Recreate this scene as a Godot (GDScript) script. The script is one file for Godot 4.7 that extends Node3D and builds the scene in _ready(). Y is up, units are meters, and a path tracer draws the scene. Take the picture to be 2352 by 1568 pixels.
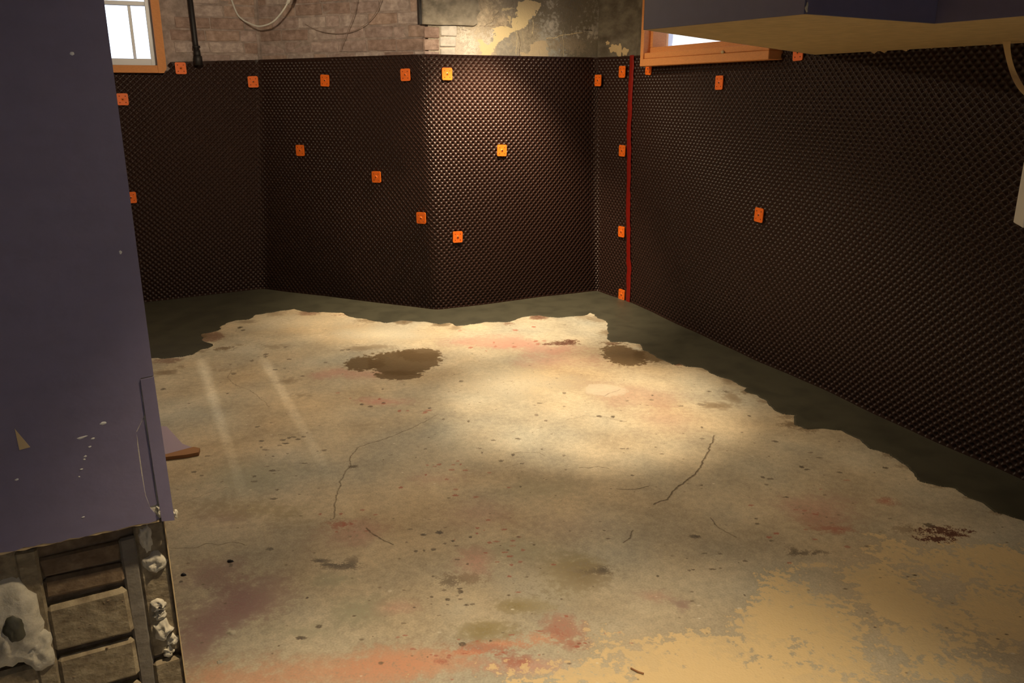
extends Node3D
# Basement corner lined with dimpled drainage membrane, fresh cement along the wall foot, old stained slab.

const CEIL := 2.38
# membrane line in plan (x, z): at the floor and at its upper edge, with the height of the edge
const BOT := [Vector2(-3.075, -6.021), Vector2(-2.05, -6.649), Vector2(-0.554, -5.952), Vector2(0.697, -6.586), Vector2(0.901, -6.219), Vector2(2.687, -1.735)]
const TOP := [Vector2(-3.094, -6.057), Vector2(-1.902, -6.580), Vector2(-0.601, -5.974), Vector2(0.631, -6.552), Vector2(0.874, -6.285), Vector2(2.687, -1.735)]
const EDGE := [1.735, 1.785, 1.80, 1.80, 1.80, 1.80]
# stains on the slab: x, z, half widths, kind, strength, softness, raggedness
const STAINS := [
	[0.64, -4.164, 0.325, 0.336, 2, 0.286, 1, 0.9],
	[0.327, -4.768, 0.397, 0.214, 2, 0.455, 1, 0.9],
	[-0.073, -5.134, 0.424, 0.22, 2, 0.65, 1, 0.9],
	[0.203, -4.972, 0.378, 0.161, 2, 0.52, 1, 0.9],
	[-0.675, -4.053, 0.202, 0.088, 2, 0.715, 1, 0.9],
	[-1.047, -4.524, 0.145, 0.155, 2, 0.52, 1, 0.9],
	[-0.814, -4.485, 0.254, 0.153, 2, 0.455, 1, 0.9],
	[0.745, -3.823, 0.248, 0.216, 2, 0.195, 1, 0.9],
	[-0.566, -2.685, 0.156, 0.155, 2, 0.39, 1, 0.9],
	[-0.321, -3.147, 0.162, 0.127, 2, 0.39, 1, 0.9],
	[-0.378, -2.246, 0.109, 0.057, 2, 0.455, 1, 0.9],
	[-0.129, -2.51, 0.088, 0.138, 2, 0.52, 1, 0.9],
	[0.453, -2.304, 0.111, 0.075, 2, 0.52, 1, 0.9],
	[0.535, -2.257, 0.059, 0.064, 5, 0.65, 1, 0.9],
	[1.145, -2.9, 0.218, 0.177, 2, 0.39, 1, 0.9],
	[1.154, -2.781, 0.134, 0.103, 3, 0.156, 1, 0.9],
	[1.483, -2.954, 0.053, 0.041, 3, 0.65, 1, 0.9],
	[1.193, -2.733, 0.089, 0.04, 3, 0.65, 1, 0.9],
	[-0.127, -2.848, 0.192, 0.172, 2, 0.26, 1, 0.9],
	[0.203, -2.781, 0.252, 0.165, 5, 0.156, 1, 0.9],
	[-0.519, -1.949, 0.385, 0.125, 4, 0.715, 1, 0.9],
	[-0.28, -1.986, 0.284, 0.094, 4, 0.715, 1, 0.9],
	[-0.74, -1.914, 0.22, 0.088, 4, 0.52, 1, 0.9],
	[0.066, -1.968, 0.198, 0.069, 2, 0.65, 1, 0.9],
	[-0.121, -2.03, 0.101, 0.022, 4, 1, 1, 0.9],
	[-0.033, -2.068, 0.119, 0.03, 4, 0.91, 1, 0.9],
	[-0.084, -2.048, 0.118, 0.039, 3, 0.455, 1, 0.9],
	[0.149, -2.125, 0.069, 0.068, 3, 0.715, 1, 1.3],
	[0.174, -2.068, 0.068, 0.05, 3, 0.65, 1, 1.3],
	[0.017, -1.996, 0.06, 0.052, 3, 0.65, 1, 1.4],
	[0.083, -2.094, 0.086, 0.036, 4, 0.78, 1, 1.2],
	[-0.2, -1.99, 0.04, 0.016, 3, 0.65, 1, 0.9],
	[-0.646, -2.765, 0.053, 0.033, 3, 0.715, 1, 1.3],
	[-0.921, -2.234, 0.17, 0.171, 5, 0.78, 1, 0.9],
	[-1.027, -2.416, 0.141, 0.13, 5, 0.52, 1, 0.9],
	[-0.816, -2.292, 0.142, 0.149, 5, 0.585, 1, 0.9],
	[-0.927, -2.064, 0.081, 0.125, 5, 0.65, 1, 0.9],
	[-1.086, -2.814, 0.201, 0.168, 5, 0.26, 1, 0.9],
	[-0.485, -2.234, 0.146, 0.114, 6, 0.65, 1, 0.9],
	[-0.622, -2.125, 0.142, 0.079, 6, 0.455, 1, 0.9],
	[-0.087, -2.146, 0.122, 0.075, 9, 0.78, 1, 0.9],
	[0.005, -2.257, 0.108, 0.052, 9, 0.78, 1, 0.9],
	[-0.159, -2.246, 0.108, 0.115, 11, 0.39, 1, 0.9],
	[0.225, -2.429, 0.133, 0.147, 9, 0.585, 1, 0.9],
	[0.037, -2.595, 0.179, 0.11, 6, 0.39, 1, 0.9],
	[0.131, -3.029, 0.269, 0.143, 6, 0.325, 1, 0.9],
	[-1.123, -3.147, 0.267, 0.204, 6, 0.325, 1, 0.9],
	[-0.973, -2.883, 0.337, 0.131, 9, 0.325, 1, 0.9],
	[0.295, -2.146, 0.263, 0.107, 11, 0.325, 1, 0.9],
	[0.105, -2.353, 0.223, 0.124, 11, 0.325, 1, 0.9],
	[-1.613, -5.611, 0.477, 0.231, 11, 0.455, 1, 0.9],
	[-0.917, -5.284, 0.441, 0.206, 11, 0.52, 1, 0.9],
	[0.01, -4.337, 0.364, 0.271, 11, 0.455, 1, 0.9],
	[0.507, -4.232, 0.119, 0.096, 11, 0.5, 0.2, 0.5],
	[-0.655, -4.709, 0.224, 0.226, 0, 0.88, 0.1, 0.5],
	[-0.872, -4.676, 0.127, 0.124, 0, 0.85, 0.15, 0.6],
	[-0.58, -4.855, 0.122, 0.159, 0, 0.85, 0.1, 0.5],
	[-0.65, -4.47, 0.138, 0.076, 0, 0.85, 0.12, 0.5],
	[-0.848, -5.028, 0.152, 0.068, 1, 0.5, 0.85, 0.9],
	[-0.994, -4.991, 0.101, 0.056, 1, 0.4, 0.85, 0.9],
	[0.685, -4.882, 0.136, 0.232, 0, 0.85, 0.1, 0.5],
	[0.871, -4.864, 0.136, 0.142, 0, 0.8, 0.2, 0.6],
	[1.003, -4.709, 0.08, 0.067, 0, 0.7, 0.2, 0.6],
	[0.796, -4.991, 0.039, 0.056, 11, 0.8, 0.3, 0.9],
	[-1.997, -4.524, 0.085, 0.065, 1, 0.8, 0.85, 0.9],
	[-1.956, -4.627, 0.037, 0.039, 1, 0.6, 0.85, 0.9],
	[-1.82, -4.991, 0.058, 0.046, 1, 0.85, 0.3, 0.9],
	[-1.753, -5.066, 0.056, 0.034, 1, 0.5, 0.85, 0.9],
	[-1.7, -4.571, 0.058, 0.038, 1, 0.5, 0.85, 0.9],
	[-1.255, -4.381, 0.073, 0.088, 1, 0.6, 0.85, 0.9],
	[-1.141, -4.151, 0.101, 0.064, 1, 0.65, 0.85, 0.9],
	[-1.533, -5.019, 0.145, 0.09, 1, 0.4, 0.85, 0.9],
	[-1.998, -5.223, 0.079, 0.141, 10, 0.5, 0.5, 0.9],
	[1.05, -3.99, 0.111, 0.067, 1, 0.75, 0.85, 0.9],
	[1.169, -4.105, 0.069, 0.117, 1, 0.65, 0.85, 0.9],
	[1.152, -4.204, 0.023, 0.024, 7, 0.6, 0.85, 0.9],
	[0.981, -4.015, 0.039, 0.023, 7, 0.5, 0.85, 0.9],
	[0.334, -5.105, 0.096, 0.048, 10, 0.85, 0.3, 0.8],
	[0.38, -5.153, 0.051, 0.039, 10, 0.85, 0.3, 0.8],
	[0.221, -5.085, 0.039, 0.019, 10, 0.7, 0.3, 0.9],
	[0.645, -5.114, 0.085, 0.039, 1, 0.7, 0.3, 0.9],
	[-2.08, -4.762, 0.096, 0.065, 10, 0.425631, 0.6, 1],
	[-1.942, -4.945, 0.056, 0.056, 0, 0.41919, 0.6, 1],
	[-2.003, -5.105, 0.062, 0.081, 1, 0.4853, 0.85, 1],
	[-2.094, -5.256, 0.07, 0.089, 0, 0.653201, 0.6, 1],
	[-2.033, -5.505, 0.083, 0.054, 0, 0.492955, 0.6, 1],
	[-1.874, -5.626, 0.095, 0.063, 1, 0.540821, 0.85, 1],
	[-1.736, -5.861, 0.088, 0.109, 1, 0.568371, 0.85, 1],
	[-1.481, -5.864, 0.071, 0.081, 10, 0.438788, 0.6, 1],
	[-1.239, -5.824, 0.103, 0.072, 10, 0.417006, 0.6, 1],
	[-1.028, -5.67, 0.102, 0.072, 0, 0.495872, 0.6, 1],
	[-0.764, -5.634, 0.064, 0.08, 0, 0.651355, 0.6, 1],
	[-0.5, -5.549, 0.079, 0.059, 0, 0.663128, 0.6, 1],
	[-0.383, -5.476, 0.055, 0.089, 1, 0.565097, 0.85, 1],
	[-0.029, -5.579, 0.046, 0.052, 10, 0.530129, 0.6, 1],
	[0.178, -5.738, 0.074, 0.097, 10, 0.674352, 0.6, 1],
	[0.503, -5.768, 0.081, 0.121, 1, 0.416159, 0.85, 1],
	[0.617, -5.693, 0.099, 0.088, 1, 0.494365, 0.85, 1],
	[0.652, -5.352, 0.119, 0.09, 1, 0.60655, 0.85, 1],
	[0.643, -5.094, 0.059, 0.041, 10, 0.393405, 0.6, 1],
	[0.825, -5.038, 0.075, 0.099, 1, 0.679905, 0.85, 1],
	[0.922, -4.702, 0.077, 0.074, 0, 0.364032, 0.6, 1],
	[0.996, -4.687, 0.039, 0.06, 10, 0.583295, 0.6, 1],
	[1.117, -4.584, 0.104, 0.073, 1, 0.384765, 0.85, 1],
	[1.222, -4.392, 0.067, 0.07, 1, 0.674033, 0.85, 1],
	[1.271, -4.192, 0.043, 0.041, 0, 0.696779, 0.6, 1],
	[1.329, -4.061, 0.083, 0.063, 1, 0.640296, 0.85, 1],
	[1.371, -3.844, 0.057, 0.043, 1, 0.644163, 0.85, 1],
	[1.365, -3.741, 0.074, 0.047, 0, 0.632642, 0.6, 1],
	[1.419, -3.682, 0.056, 0.044, 0, 0.572897, 0.6, 1],
	[1.633, -3.561, 0.049, 0.034, 1, 0.459272, 0.85, 1],
	[1.676, -3.386, 0.031, 0.031, 0, 0.505794, 0.6, 1],
	[1.725, -3.264, 0.069, 0.033, 0, 0.467547, 0.6, 1],
	[1.759, -3.095, 0.054, 0.036, 1, 0.660147, 0.85, 1],
	[1.828, -2.977, 0.037, 0.016, 0, 0.468729, 0.6, 1],
	[1.866, -2.857, 0.039, 0.026, 1, 0.547104, 0.85, 1],
	[-0.664, -2.518, 0.046, 0.02, 7, 0.85, 0.85, 0.5],
	[-0.582, -2.483, 0.079, 0.033, 7, 0.8, 0.85, 0.6],
	[-0.553, -2.51, 0.034, 0.046, 7, 0.6, 0.85, 0.6],
	[-0.629, -2.493, 0.049, 0.016, 7, 0.8, 0.85, 0.5],
	[-0.588, -2.403, 0.115, 0.064, 6, 0.52, 1, 0.9],
	[-0.21, -2.391, 0.054, 0.037, 7, 0.55, 0.85, 0.9],
	[-0.154, -2.409, 0.087, 0.043, 1, 0.6, 0.85, 0.9],
	[0.309, -2.461, 0.037, 0.032, 7, 0.8, 0.85, 0.6],
	[0.271, -2.45, 0.063, 0.025, 7, 0.5, 0.85, 0.9],
	[0.245, -2.409, 0.109, 0.093, 1, 0.3, 0.85, 0.9],
	[1.016, -2.566, 0.056, 0.024, 7, 0.6, 0.85, 1.1],
	[1.076, -2.572, 0.048, 0.017, 7, 0.55, 0.85, 1.1],
	[0.994, -2.583, 0.028, 0.028, 7, 0.6, 0.85, 0.9],
	[1.459, -2.733, 0.077, 0.046, 1, 0.5, 0.85, 0.9],
	[0.667, -2.682, 0.023, 0.015, 7, 0.8, 0.35, 0.5],
	[-0.269, -2.71, 0.017, 0.016, 7, 0.8, 0.35, 0.5],
	[-0.325, -2.695, 0.012, 0.012, 7, 0.8, 0.35, 0.5],
	[-0.279, -2.592, 0.01, 0.009, 7, 0.8, 0.35, 0.5],
	[-0.628, -2.096, 0.02, 0.01, 7, 0.8, 0.35, 0.5],
	[-0.586, -2.151, 0.011, 0.009, 7, 0.8, 0.35, 0.5],
	[-0.167, -2.333, 0.01, 0.012, 7, 0.8, 0.35, 0.5],
	[-0.207, -2.29, 0.009, 0.009, 7, 0.8, 0.35, 0.5],
	[-0.147, -2.068, 0.012, 0.012, 7, 0.8, 0.35, 0.5],
	[-0.963, -2.488, 0.007, 0.011, 7, 0.8, 0.35, 0.5],
	[-1.097, -2.391, 0.008, 0.008, 7, 0.8, 0.35, 0.5],
	[-0.688, -3.269, 0.023, 0.017, 7, 0.8, 0.35, 0.5],
	[-1.904, -4.245, 0.018, 0.017, 7, 0.8, 0.35, 0.5],
	[-1.532, -4.177, 0.007, 0.01, 7, 0.8, 0.35, 0.5],
	[-1.874, -5.476, 0.019, 0.033, 7, 0.8, 0.35, 0.5],
	[-1.832, -5.411, 0.016, 0.022, 7, 0.8, 0.35, 0.5],
	[-1.166, -3.544, 0.013, 0.01, 7, 0.8, 0.35, 0.5],
	[-1.067, -3.555, 0.017, 0.01, 7, 0.8, 0.35, 0.5],
	[-1.046, -3.515, 0.019, 0.01, 7, 0.8, 0.35, 0.5],
	[0.004, -3.39, 0.01, 0.014, 7, 0.8, 0.35, 0.5],
	[0.034, -3.079, 0.005, 0.008, 7, 0.8, 0.35, 0.5],
	[0.487, -2.424, 0.006, 0.008, 7, 0.8, 0.35, 0.5],
	[1.504, -4.164, 0.01, 0.013, 7, 0.8, 0.35, 0.5],
	[-0.214, -2.649, 0.008, 0.009, 7, 0.8, 0.35, 0.5],
	[-0.152, -2.676, 0.007, 0.009, 7, 0.8, 0.35, 0.5],
	[-0.34, -2.581, 0.008, 0.009, 7, 0.8, 0.35, 0.5],
	[-0.859, -2.595, 0.015, 0.012, 7, 0.8, 0.35, 0.5],
	[-1.028, -3.23, 0.018, 0.013, 7, 0.8, 0.35, 0.5],
	[-0.672, -4.034, 0.012, 0.013, 7, 0.8, 0.35, 0.5],
	[-0.708, -4.245, 0.007, 0.01, 7, 0.8, 0.35, 0.5],
	[-0.732, -3.984, 0.014, 0.012, 7, 0.8, 0.35, 0.5],
	[-0.782, -4.015, 0.014, 0.013, 7, 0.8, 0.35, 0.5],
	[-0.288, -4.373, 0.015, 0.015, 7, 0.8, 0.35, 0.5],
	[-0.341, -3.812, 0.009, 0.009, 7, 0.8, 0.35, 0.5],
	[-0.424, -3.959, 0.011, 0.012, 7, 0.8, 0.35, 0.5],
	[-0.657, -2.299, 0.006, 0.007, 7, 0.8, 0.35, 0.5],
	[0.022, -2.679, 0.007, 0.006, 7, 0.8, 0.35, 0.5],
	[1.252, -2.429, 0.01, 0.008, 7, 0.8, 0.35, 0.5],
	[1.35, -2.429, 0.01, 0.005, 7, 0.8, 0.35, 0.5],
	[1.396, -2.223, 0.006, 0.007, 7, 0.8, 0.35, 0.5],
	[0.809, -2.19, 0.006, 0.011, 7, 0.8, 0.35, 0.5],
	[-0.582, -2.716, 0.006, 0.004, 3, 0.522188, 0.3, 0.6],
	[-0.579, -2.881, 0.009, 0.007, 3, 0.567354, 0.3, 0.6],
	[-0.537, -2.721, 0.01, 0.006, 3, 0.46563, 0.3, 0.6],
	[-0.631, -2.774, 0.006, 0.006, 3, 0.708458, 0.3, 0.6],
	[-0.603, -2.774, 0.008, 0.008, 3, 0.725522, 0.3, 0.6],
	[-0.658, -2.85, 0.007, 0.009, 3, 0.605296, 0.3, 0.6],
	[-0.592, -2.796, 0.012, 0.004, 3, 0.532179, 0.3, 0.6],
	[-0.629, -2.761, 0.008, 0.005, 3, 0.600822, 0.3, 0.6],
	[-0.633, -2.783, 0.009, 0.004, 3, 0.642463, 0.3, 0.6],
	[-0.524, -2.844, 0.011, 0.007, 3, 0.538357, 0.3, 0.6],
	[-0.737, -2.848, 0.006, 0.007, 3, 0.589635, 0.3, 0.6],
	[-0.649, -2.716, 0.008, 0.008, 3, 0.584852, 0.3, 0.6],
	[-0.23, -3.003, 0.013, 0.009, 3, 0.696505, 0.3, 0.6],
	[-0.319, -3.29, 0.01, 0.009, 3, 0.59307, 0.3, 0.6],
	[-0.231, -3.055, 0.014, 0.009, 3, 0.421503, 0.3, 0.6],
	[-0.145, -2.988, 0.012, 0.009, 3, 0.46945, 0.3, 0.6],
	[-0.224, -3.29, 0.005, 0.011, 3, 0.550831, 0.3, 0.6],
	[-0.203, -3.233, 0.013, 0.007, 3, 0.612741, 0.3, 0.6],
	[-0.257, -3.287, 0.01, 0.005, 3, 0.745576, 0.3, 0.6],
	[-0.274, -3.148, 0.011, 0.008, 3, 0.493644, 0.3, 0.6],
	[-0.016, -3.072, 0.013, 0.005, 3, 0.592547, 0.3, 0.6],
	[-0.365, -3.187, 0.006, 0.009, 3, 0.703162, 0.3, 0.6],
	[-0.261, -3.238, 0.014, 0.008, 3, 0.497028, 0.3, 0.6],
	[-0.239, -3.325, 0.01, 0.009, 3, 0.469621, 0.3, 0.6],
	[-0.101, -3.211, 0.013, 0.008, 3, 0.420925, 0.3, 0.6],
	[-0.335, -3.271, 0.009, 0.005, 3, 0.462356, 0.3, 0.6],
	[-0.457, -3.072, 0.01, 0.009, 3, 0.722486, 0.3, 0.6],
	[-0.369, -3.284, 0.01, 0.01, 3, 0.4249, 0.3, 0.6],
	[-0.091, -2.803, 0.01, 0.006, 3, 0.740203, 0.3, 0.6],
	[-0.032, -2.571, 0.007, 0.004, 3, 0.613892, 0.3, 0.6],
	[-0.081, -2.64, 0.011, 0.008, 3, 0.60289, 0.3, 0.6],
	[0.002, -2.617, 0.012, 0.005, 3, 0.373681, 0.3, 0.6],
	[-0.13, -2.703, 0.007, 0.006, 3, 0.666197, 0.3, 0.6],
	[-0.06, -2.647, 0.013, 0.005, 3, 0.526025, 0.3, 0.6],
	[-0.104, -2.726, 0.004, 0.005, 3, 0.504605, 0.3, 0.6],
	[-0.209, -2.657, 0.004, 0.008, 3, 0.444438, 0.3, 0.6],
	[-0.13, -2.743, 0.009, 0.007, 3, 0.669692, 0.3, 0.6],
	[0.002, -2.651, 0.011, 0.005, 3, 0.628998, 0.3, 0.6],
	[-0.026, -2.573, 0.012, 0.005, 3, 0.62895, 0.3, 0.6],
	[-0.03, -2.731, 0.011, 0.007, 3, 0.54926, 0.3, 0.6],
	[0.025, -2.678, 0.008, 0.005, 3, 0.368855, 0.3, 0.6],
	[0.038, -2.588, 0.008, 0.007, 3, 0.605875, 0.3, 0.6],
	[-0.258, -2.304, 0.007, 0.006, 7, 0.650226, 0.3, 0.6],
	[-0.172, -2.35, 0.009, 0.006, 7, 0.509667, 0.3, 0.6],
	[-0.308, -2.248, 0.006, 0.004, 7, 0.678251, 0.3, 0.6],
	[-0.227, -2.206, 0.011, 0.003, 7, 0.514666, 0.3, 0.6],
	[-0.154, -2.497, 0.005, 0.008, 7, 0.603101, 0.3, 0.6],
	[-0.146, -2.261, 0.009, 0.005, 7, 0.448486, 0.3, 0.6],
	[-0.222, -2.342, 0.009, 0.006, 7, 0.437778, 0.3, 0.6],
	[-0.175, -2.351, 0.012, 0.004, 7, 0.57219, 0.3, 0.6],
	[-0.205, -2.262, 0.006, 0.004, 7, 0.536771, 0.3, 0.6],
	[-0.147, -2.262, 0.004, 0.004, 7, 0.631501, 0.3, 0.6],
	[-0.269, -2.297, 0.006, 0.003, 7, 0.423773, 0.3, 0.6],
	[-0.176, -2.311, 0.006, 0.003, 7, 0.361659, 0.3, 0.6],
	[-0.166, -2.292, 0.009, 0.004, 7, 0.526112, 0.3, 0.6],
	[-0.125, -2.265, 0.008, 0.004, 7, 0.480082, 0.3, 0.6],
	[-0.004, -2.492, 0.009, 0.007, 3, 0.57756, 0.3, 0.6],
	[-0.093, -2.569, 0.01, 0.004, 3, 0.638441, 0.3, 0.6],
	[-0.01, -2.547, 0.012, 0.005, 3, 0.734454, 0.3, 0.6],
	[0.027, -2.513, 0.01, 0.008, 3, 0.493141, 0.3, 0.6],
	[-0.051, -2.511, 0.01, 0.005, 3, 0.54263, 0.3, 0.6],
	[0.019, -2.33, 0.01, 0.003, 3, 0.683051, 0.3, 0.6],
	[-0.009, -2.422, 0.007, 0.006, 3, 0.645247, 0.3, 0.6],
	[0.141, -2.494, 0.012, 0.006, 3, 0.673277, 0.3, 0.6],
	[0.085, -2.128, 0.009, 0.003, 3, 0.518711, 0.3, 0.6],
	[0.095, -2.119, 0.004, 0.006, 3, 0.379791, 0.3, 0.6],
	[-0.001, -2.11, 0.011, 0.004, 3, 0.621885, 0.3, 0.6],
	[0.321, -2.122, 0.004, 0.004, 3, 0.69756, 0.3, 0.6],
	[-0.026, -2.028, 0.004, 0.004, 3, 0.62369, 0.3, 0.6],
	[0.077, -2.019, 0.006, 0.004, 3, 0.462967, 0.3, 0.6],
	[0.114, -2.096, 0.007, 0.004, 3, 0.510982, 0.3, 0.6],
	[0.166, -2.203, 0.009, 0.005, 3, 0.691748, 0.3, 0.6],
	[0.214, -2.072, 0.01, 0.004, 3, 0.746047, 0.3, 0.6],
	[0.13, -2.152, 0.004, 0.004, 3, 0.443131, 0.3, 0.6],
	[0.197, -2.07, 0.007, 0.005, 3, 0.741551, 0.3, 0.6],
	[0.278, -2.117, 0.004, 0.005, 3, 0.504106, 0.3, 0.6],
	[0.133, -2.032, 0.005, 0.003, 3, 0.362429, 0.3, 0.6],
	[0.074, -2.131, 0.01, 0.003, 3, 0.362598, 0.3, 0.6],
	[0.35, -2.072, 0.007, 0.003, 3, 0.563306, 0.3, 0.6],
	[0.189, -2.056, 0.01, 0.005, 3, 0.727609, 0.3, 0.6],
	[-0.379, -2.735, 0.011, 0.007, 7, 0.357331, 0.3, 0.6],
	[-0.242, -2.632, 0.007, 0.007, 7, 0.528644, 0.3, 0.6],
	[-0.315, -2.807, 0.008, 0.004, 7, 0.350471, 0.3, 0.6],
	[-0.198, -2.617, 0.01, 0.004, 7, 0.621653, 0.3, 0.6],
	[-0.276, -2.72, 0.004, 0.007, 7, 0.359111, 0.3, 0.6],
	[-0.19, -2.526, 0.008, 0.005, 7, 0.533734, 0.3, 0.6],
	[-0.312, -2.584, 0.005, 0.007, 7, 0.590922, 0.3, 0.6],
	[-0.266, -2.423, 0.005, 0.006, 7, 0.611608, 0.3, 0.6],
	[1.097, -2.661, 0.011, 0.005, 3, 0.493267, 0.3, 0.6],
	[1.398, -3.139, 0.016, 0.007, 3, 0.422154, 0.3, 0.6],
	[1.168, -2.845, 0.006, 0.005, 3, 0.74866, 0.3, 0.6],
	[1.111, -2.759, 0.007, 0.005, 3, 0.621164, 0.3, 0.6],
	[1.131, -2.875, 0.014, 0.008, 3, 0.490503, 0.3, 0.6],
	[1.194, -2.609, 0.013, 0.008, 3, 0.441646, 0.3, 0.6],
	[0.937, -2.919, 0.013, 0.007, 3, 0.636006, 0.3, 0.6],
	[1.102, -2.884, 0.012, 0.004, 3, 0.473793, 0.3, 0.6],
	[1.177, -2.858, 0.005, 0.005, 3, 0.55459, 0.3, 0.6],
	[0.934, -2.675, 0.012, 0.008, 3, 0.668985, 0.3, 0.6],
	[1.158, -2.849, 0.008, 0.008, 3, 0.55736, 0.3, 0.6],
	[0.97, -2.703, 0.012, 0.008, 3, 0.708661, 0.3, 0.6],
	[1.086, -2.73, 0.009, 0.006, 3, 0.46202, 0.3, 0.6],
	[1.22, -2.73, 0.005, 0.005, 3, 0.590277, 0.3, 0.6],
	[0.954, -2.504, 0.009, 0.007, 3, 0.67968, 0.3, 0.6],
	[1.259, -3.055, 0.009, 0.006, 3, 0.464178, 0.3, 0.6],
	[-1.098, -3.619, 0.015, 0.009, 7, 0.378751, 0.3, 0.6],
	[-1.001, -3.563, 0.014, 0.009, 7, 0.707076, 0.3, 0.6],
	[-1.118, -3.444, 0.016, 0.009, 7, 0.496865, 0.3, 0.6],
	[-1.045, -3.582, 0.014, 0.013, 7, 0.606399, 0.3, 0.6],
	[-0.981, -3.591, 0.016, 0.01, 7, 0.625427, 0.3, 0.6],
	[-1.065, -3.494, 0.012, 0.009, 7, 0.468312, 0.3, 0.6],
	[-1.063, -3.373, 0.006, 0.007, 7, 0.739254, 0.3, 0.6],
	[-1.007, -3.402, 0.008, 0.006, 7, 0.614509, 0.3, 0.6],
	[-1.03, -3.59, 0.017, 0.013, 7, 0.505895, 0.3, 0.6],
	[-1.235, -3.716, 0.015, 0.011, 7, 0.676042, 0.3, 0.6],
	[-0.94, -4.185, 0.016, 0.014, 3, 0.364394, 0.3, 0.6],
	[-0.859, -4.102, 0.007, 0.008, 3, 0.539749, 0.3, 0.6],
	[-0.702, -4.091, 0.008, 0.012, 3, 0.723731, 0.3, 0.6],
	[-0.794, -4.064, 0.013, 0.008, 3, 0.356751, 0.3, 0.6],
	[-0.444, -3.893, 0.013, 0.011, 3, 0.473209, 0.3, 0.6],
	[-0.574, -3.924, 0.01, 0.014, 3, 0.630057, 0.3, 0.6],
	[-0.428, -3.931, 0.016, 0.012, 3, 0.575976, 0.3, 0.6],
	[-0.532, -3.923, 0.011, 0.009, 3, 0.554226, 0.3, 0.6],
	[-0.439, -3.907, 0.015, 0.015, 3, 0.490744, 0.3, 0.6],
	[-0.668, -4.023, 0.013, 0.008, 3, 0.713582, 0.3, 0.6],
	[0.163, -5.09, 0.015, 0.021, 3, 0.461934, 0.3, 0.6],
	[0.146, -5.5, 0.017, 0.022, 3, 0.741173, 0.3, 0.6],
	[0.153, -5.149, 0.015, 0.019, 3, 0.733005, 0.3, 0.6],
	[0.207, -5.158, 0.018, 0.017, 3, 0.431584, 0.3, 0.6],
	[-0.162, -4.94, 0.008, 0.014, 3, 0.508116, 0.3, 0.6],
	[-0.353, -5.394, 0.022, 0.019, 3, 0.353076, 0.3, 0.6],
	[0.019, -5.411, 0.02, 0.023, 3, 0.633414, 0.3, 0.6],
	[0.016, -5.029, 0.019, 0.02, 3, 0.561042, 0.3, 0.6],
	[0.351, -5.071, 0.009, 0.014, 3, 0.562359, 0.3, 0.6],
	[-0.119, -5.119, 0.007, 0.025, 3, 0.517531, 0.3, 0.6],
	[-0.106, -5.034, 0.011, 0.024, 3, 0.446135, 0.3, 0.6],
	[-0.264, -5.012, 0.016, 0.026, 3, 0.638718, 0.3, 0.6],
	[0.6, -2.458, 0.007, 0.005, 7, 0.489556, 0.3, 0.6],
	[0.677, -2.566, 0.013, 0.005, 7, 0.553598, 0.3, 0.6],
	[0.613, -2.462, 0.007, 0.006, 7, 0.688737, 0.3, 0.6],
	[0.709, -2.473, 0.005, 0.007, 7, 0.577455, 0.3, 0.6],
	[0.935, -2.652, 0.01, 0.007, 7, 0.554207, 0.3, 0.6],
	[0.679, -2.465, 0.013, 0.006, 7, 0.618953, 0.3, 0.6],
	[0.804, -2.516, 0.012, 0.006, 7, 0.583444, 0.3, 0.6],
	[0.828, -2.215, 0.009, 0.005, 7, 0.475371, 0.3, 0.6],
	[0.748, -2.314, 0.004, 0.006, 7, 0.654714, 0.3, 0.6],
	[0.73, -2.563, 0.008, 0.007, 7, 0.53605, 0.3, 0.6],
	[0.854, -2.287, 0.005, 0.004, 7, 0.56087, 0.3, 0.6],
	[0.92, -2.775, 0.01, 0.008, 7, 0.602295, 0.3, 0.6],
	[0.867, -2.442, 0.005, 0.006, 7, 0.456231, 0.3, 0.6],
	[0.572, -2.282, 0.006, 0.005, 7, 0.462546, 0.3, 0.6],
	[-1.1, -3.184, 0.009, 0.005, 7, 0.356978, 0.3, 0.6],
	[-1.146, -3.473, 0.01, 0.011, 7, 0.659012, 0.3, 0.6],
	[-0.91, -3.302, 0.015, 0.006, 7, 0.73584, 0.3, 0.6],
	[-0.95, -2.972, 0.014, 0.01, 7, 0.594646, 0.3, 0.6],
	[-1.159, -3.541, 0.01, 0.011, 7, 0.399851, 0.3, 0.6],
	[-1.209, -3.123, 0.007, 0.007, 7, 0.382246, 0.3, 0.6],
	[-0.956, -3.051, 0.01, 0.008, 7, 0.730395, 0.3, 0.6],
	[-1.062, -3.27, 0.012, 0.008, 7, 0.418327, 0.3, 0.6],
	[-1.357, -3.216, 0.015, 0.008, 7, 0.706142, 0.3, 0.6],
	[-0.85, -3.438, 0.011, 0.013, 7, 0.516982, 0.3, 0.6],
	[-1.312, -3.183, 0.01, 0.009, 7, 0.586982, 0.3, 0.6],
	[-1.088, -3.176, 0.009, 0.011, 7, 0.728028, 0.3, 0.6],
	[-1.357, -3.381, 0.016, 0.013, 7, 0.420236, 0.3, 0.6],
	[-1.076, -3.127, 0.015, 0.01, 7, 0.531681, 0.3, 0.6],
	[-0.15, -3.46, 0.016, 0.008, 7, 0.473807, 0.3, 0.6],
	[-0.135, -3.412, 0.007, 0.011, 7, 0.582806, 0.3, 0.6],
	[0.229, -3.382, 0.008, 0.013, 7, 0.411618, 0.3, 0.6],
	[0.142, -4.031, 0.014, 0.008, 7, 0.684913, 0.3, 0.6],
	[0.134, -3.451, 0.006, 0.008, 7, 0.735913, 0.3, 0.6],
	[0.526, -3.46, 0.01, 0.01, 7, 0.449996, 0.3, 0.6],
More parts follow.
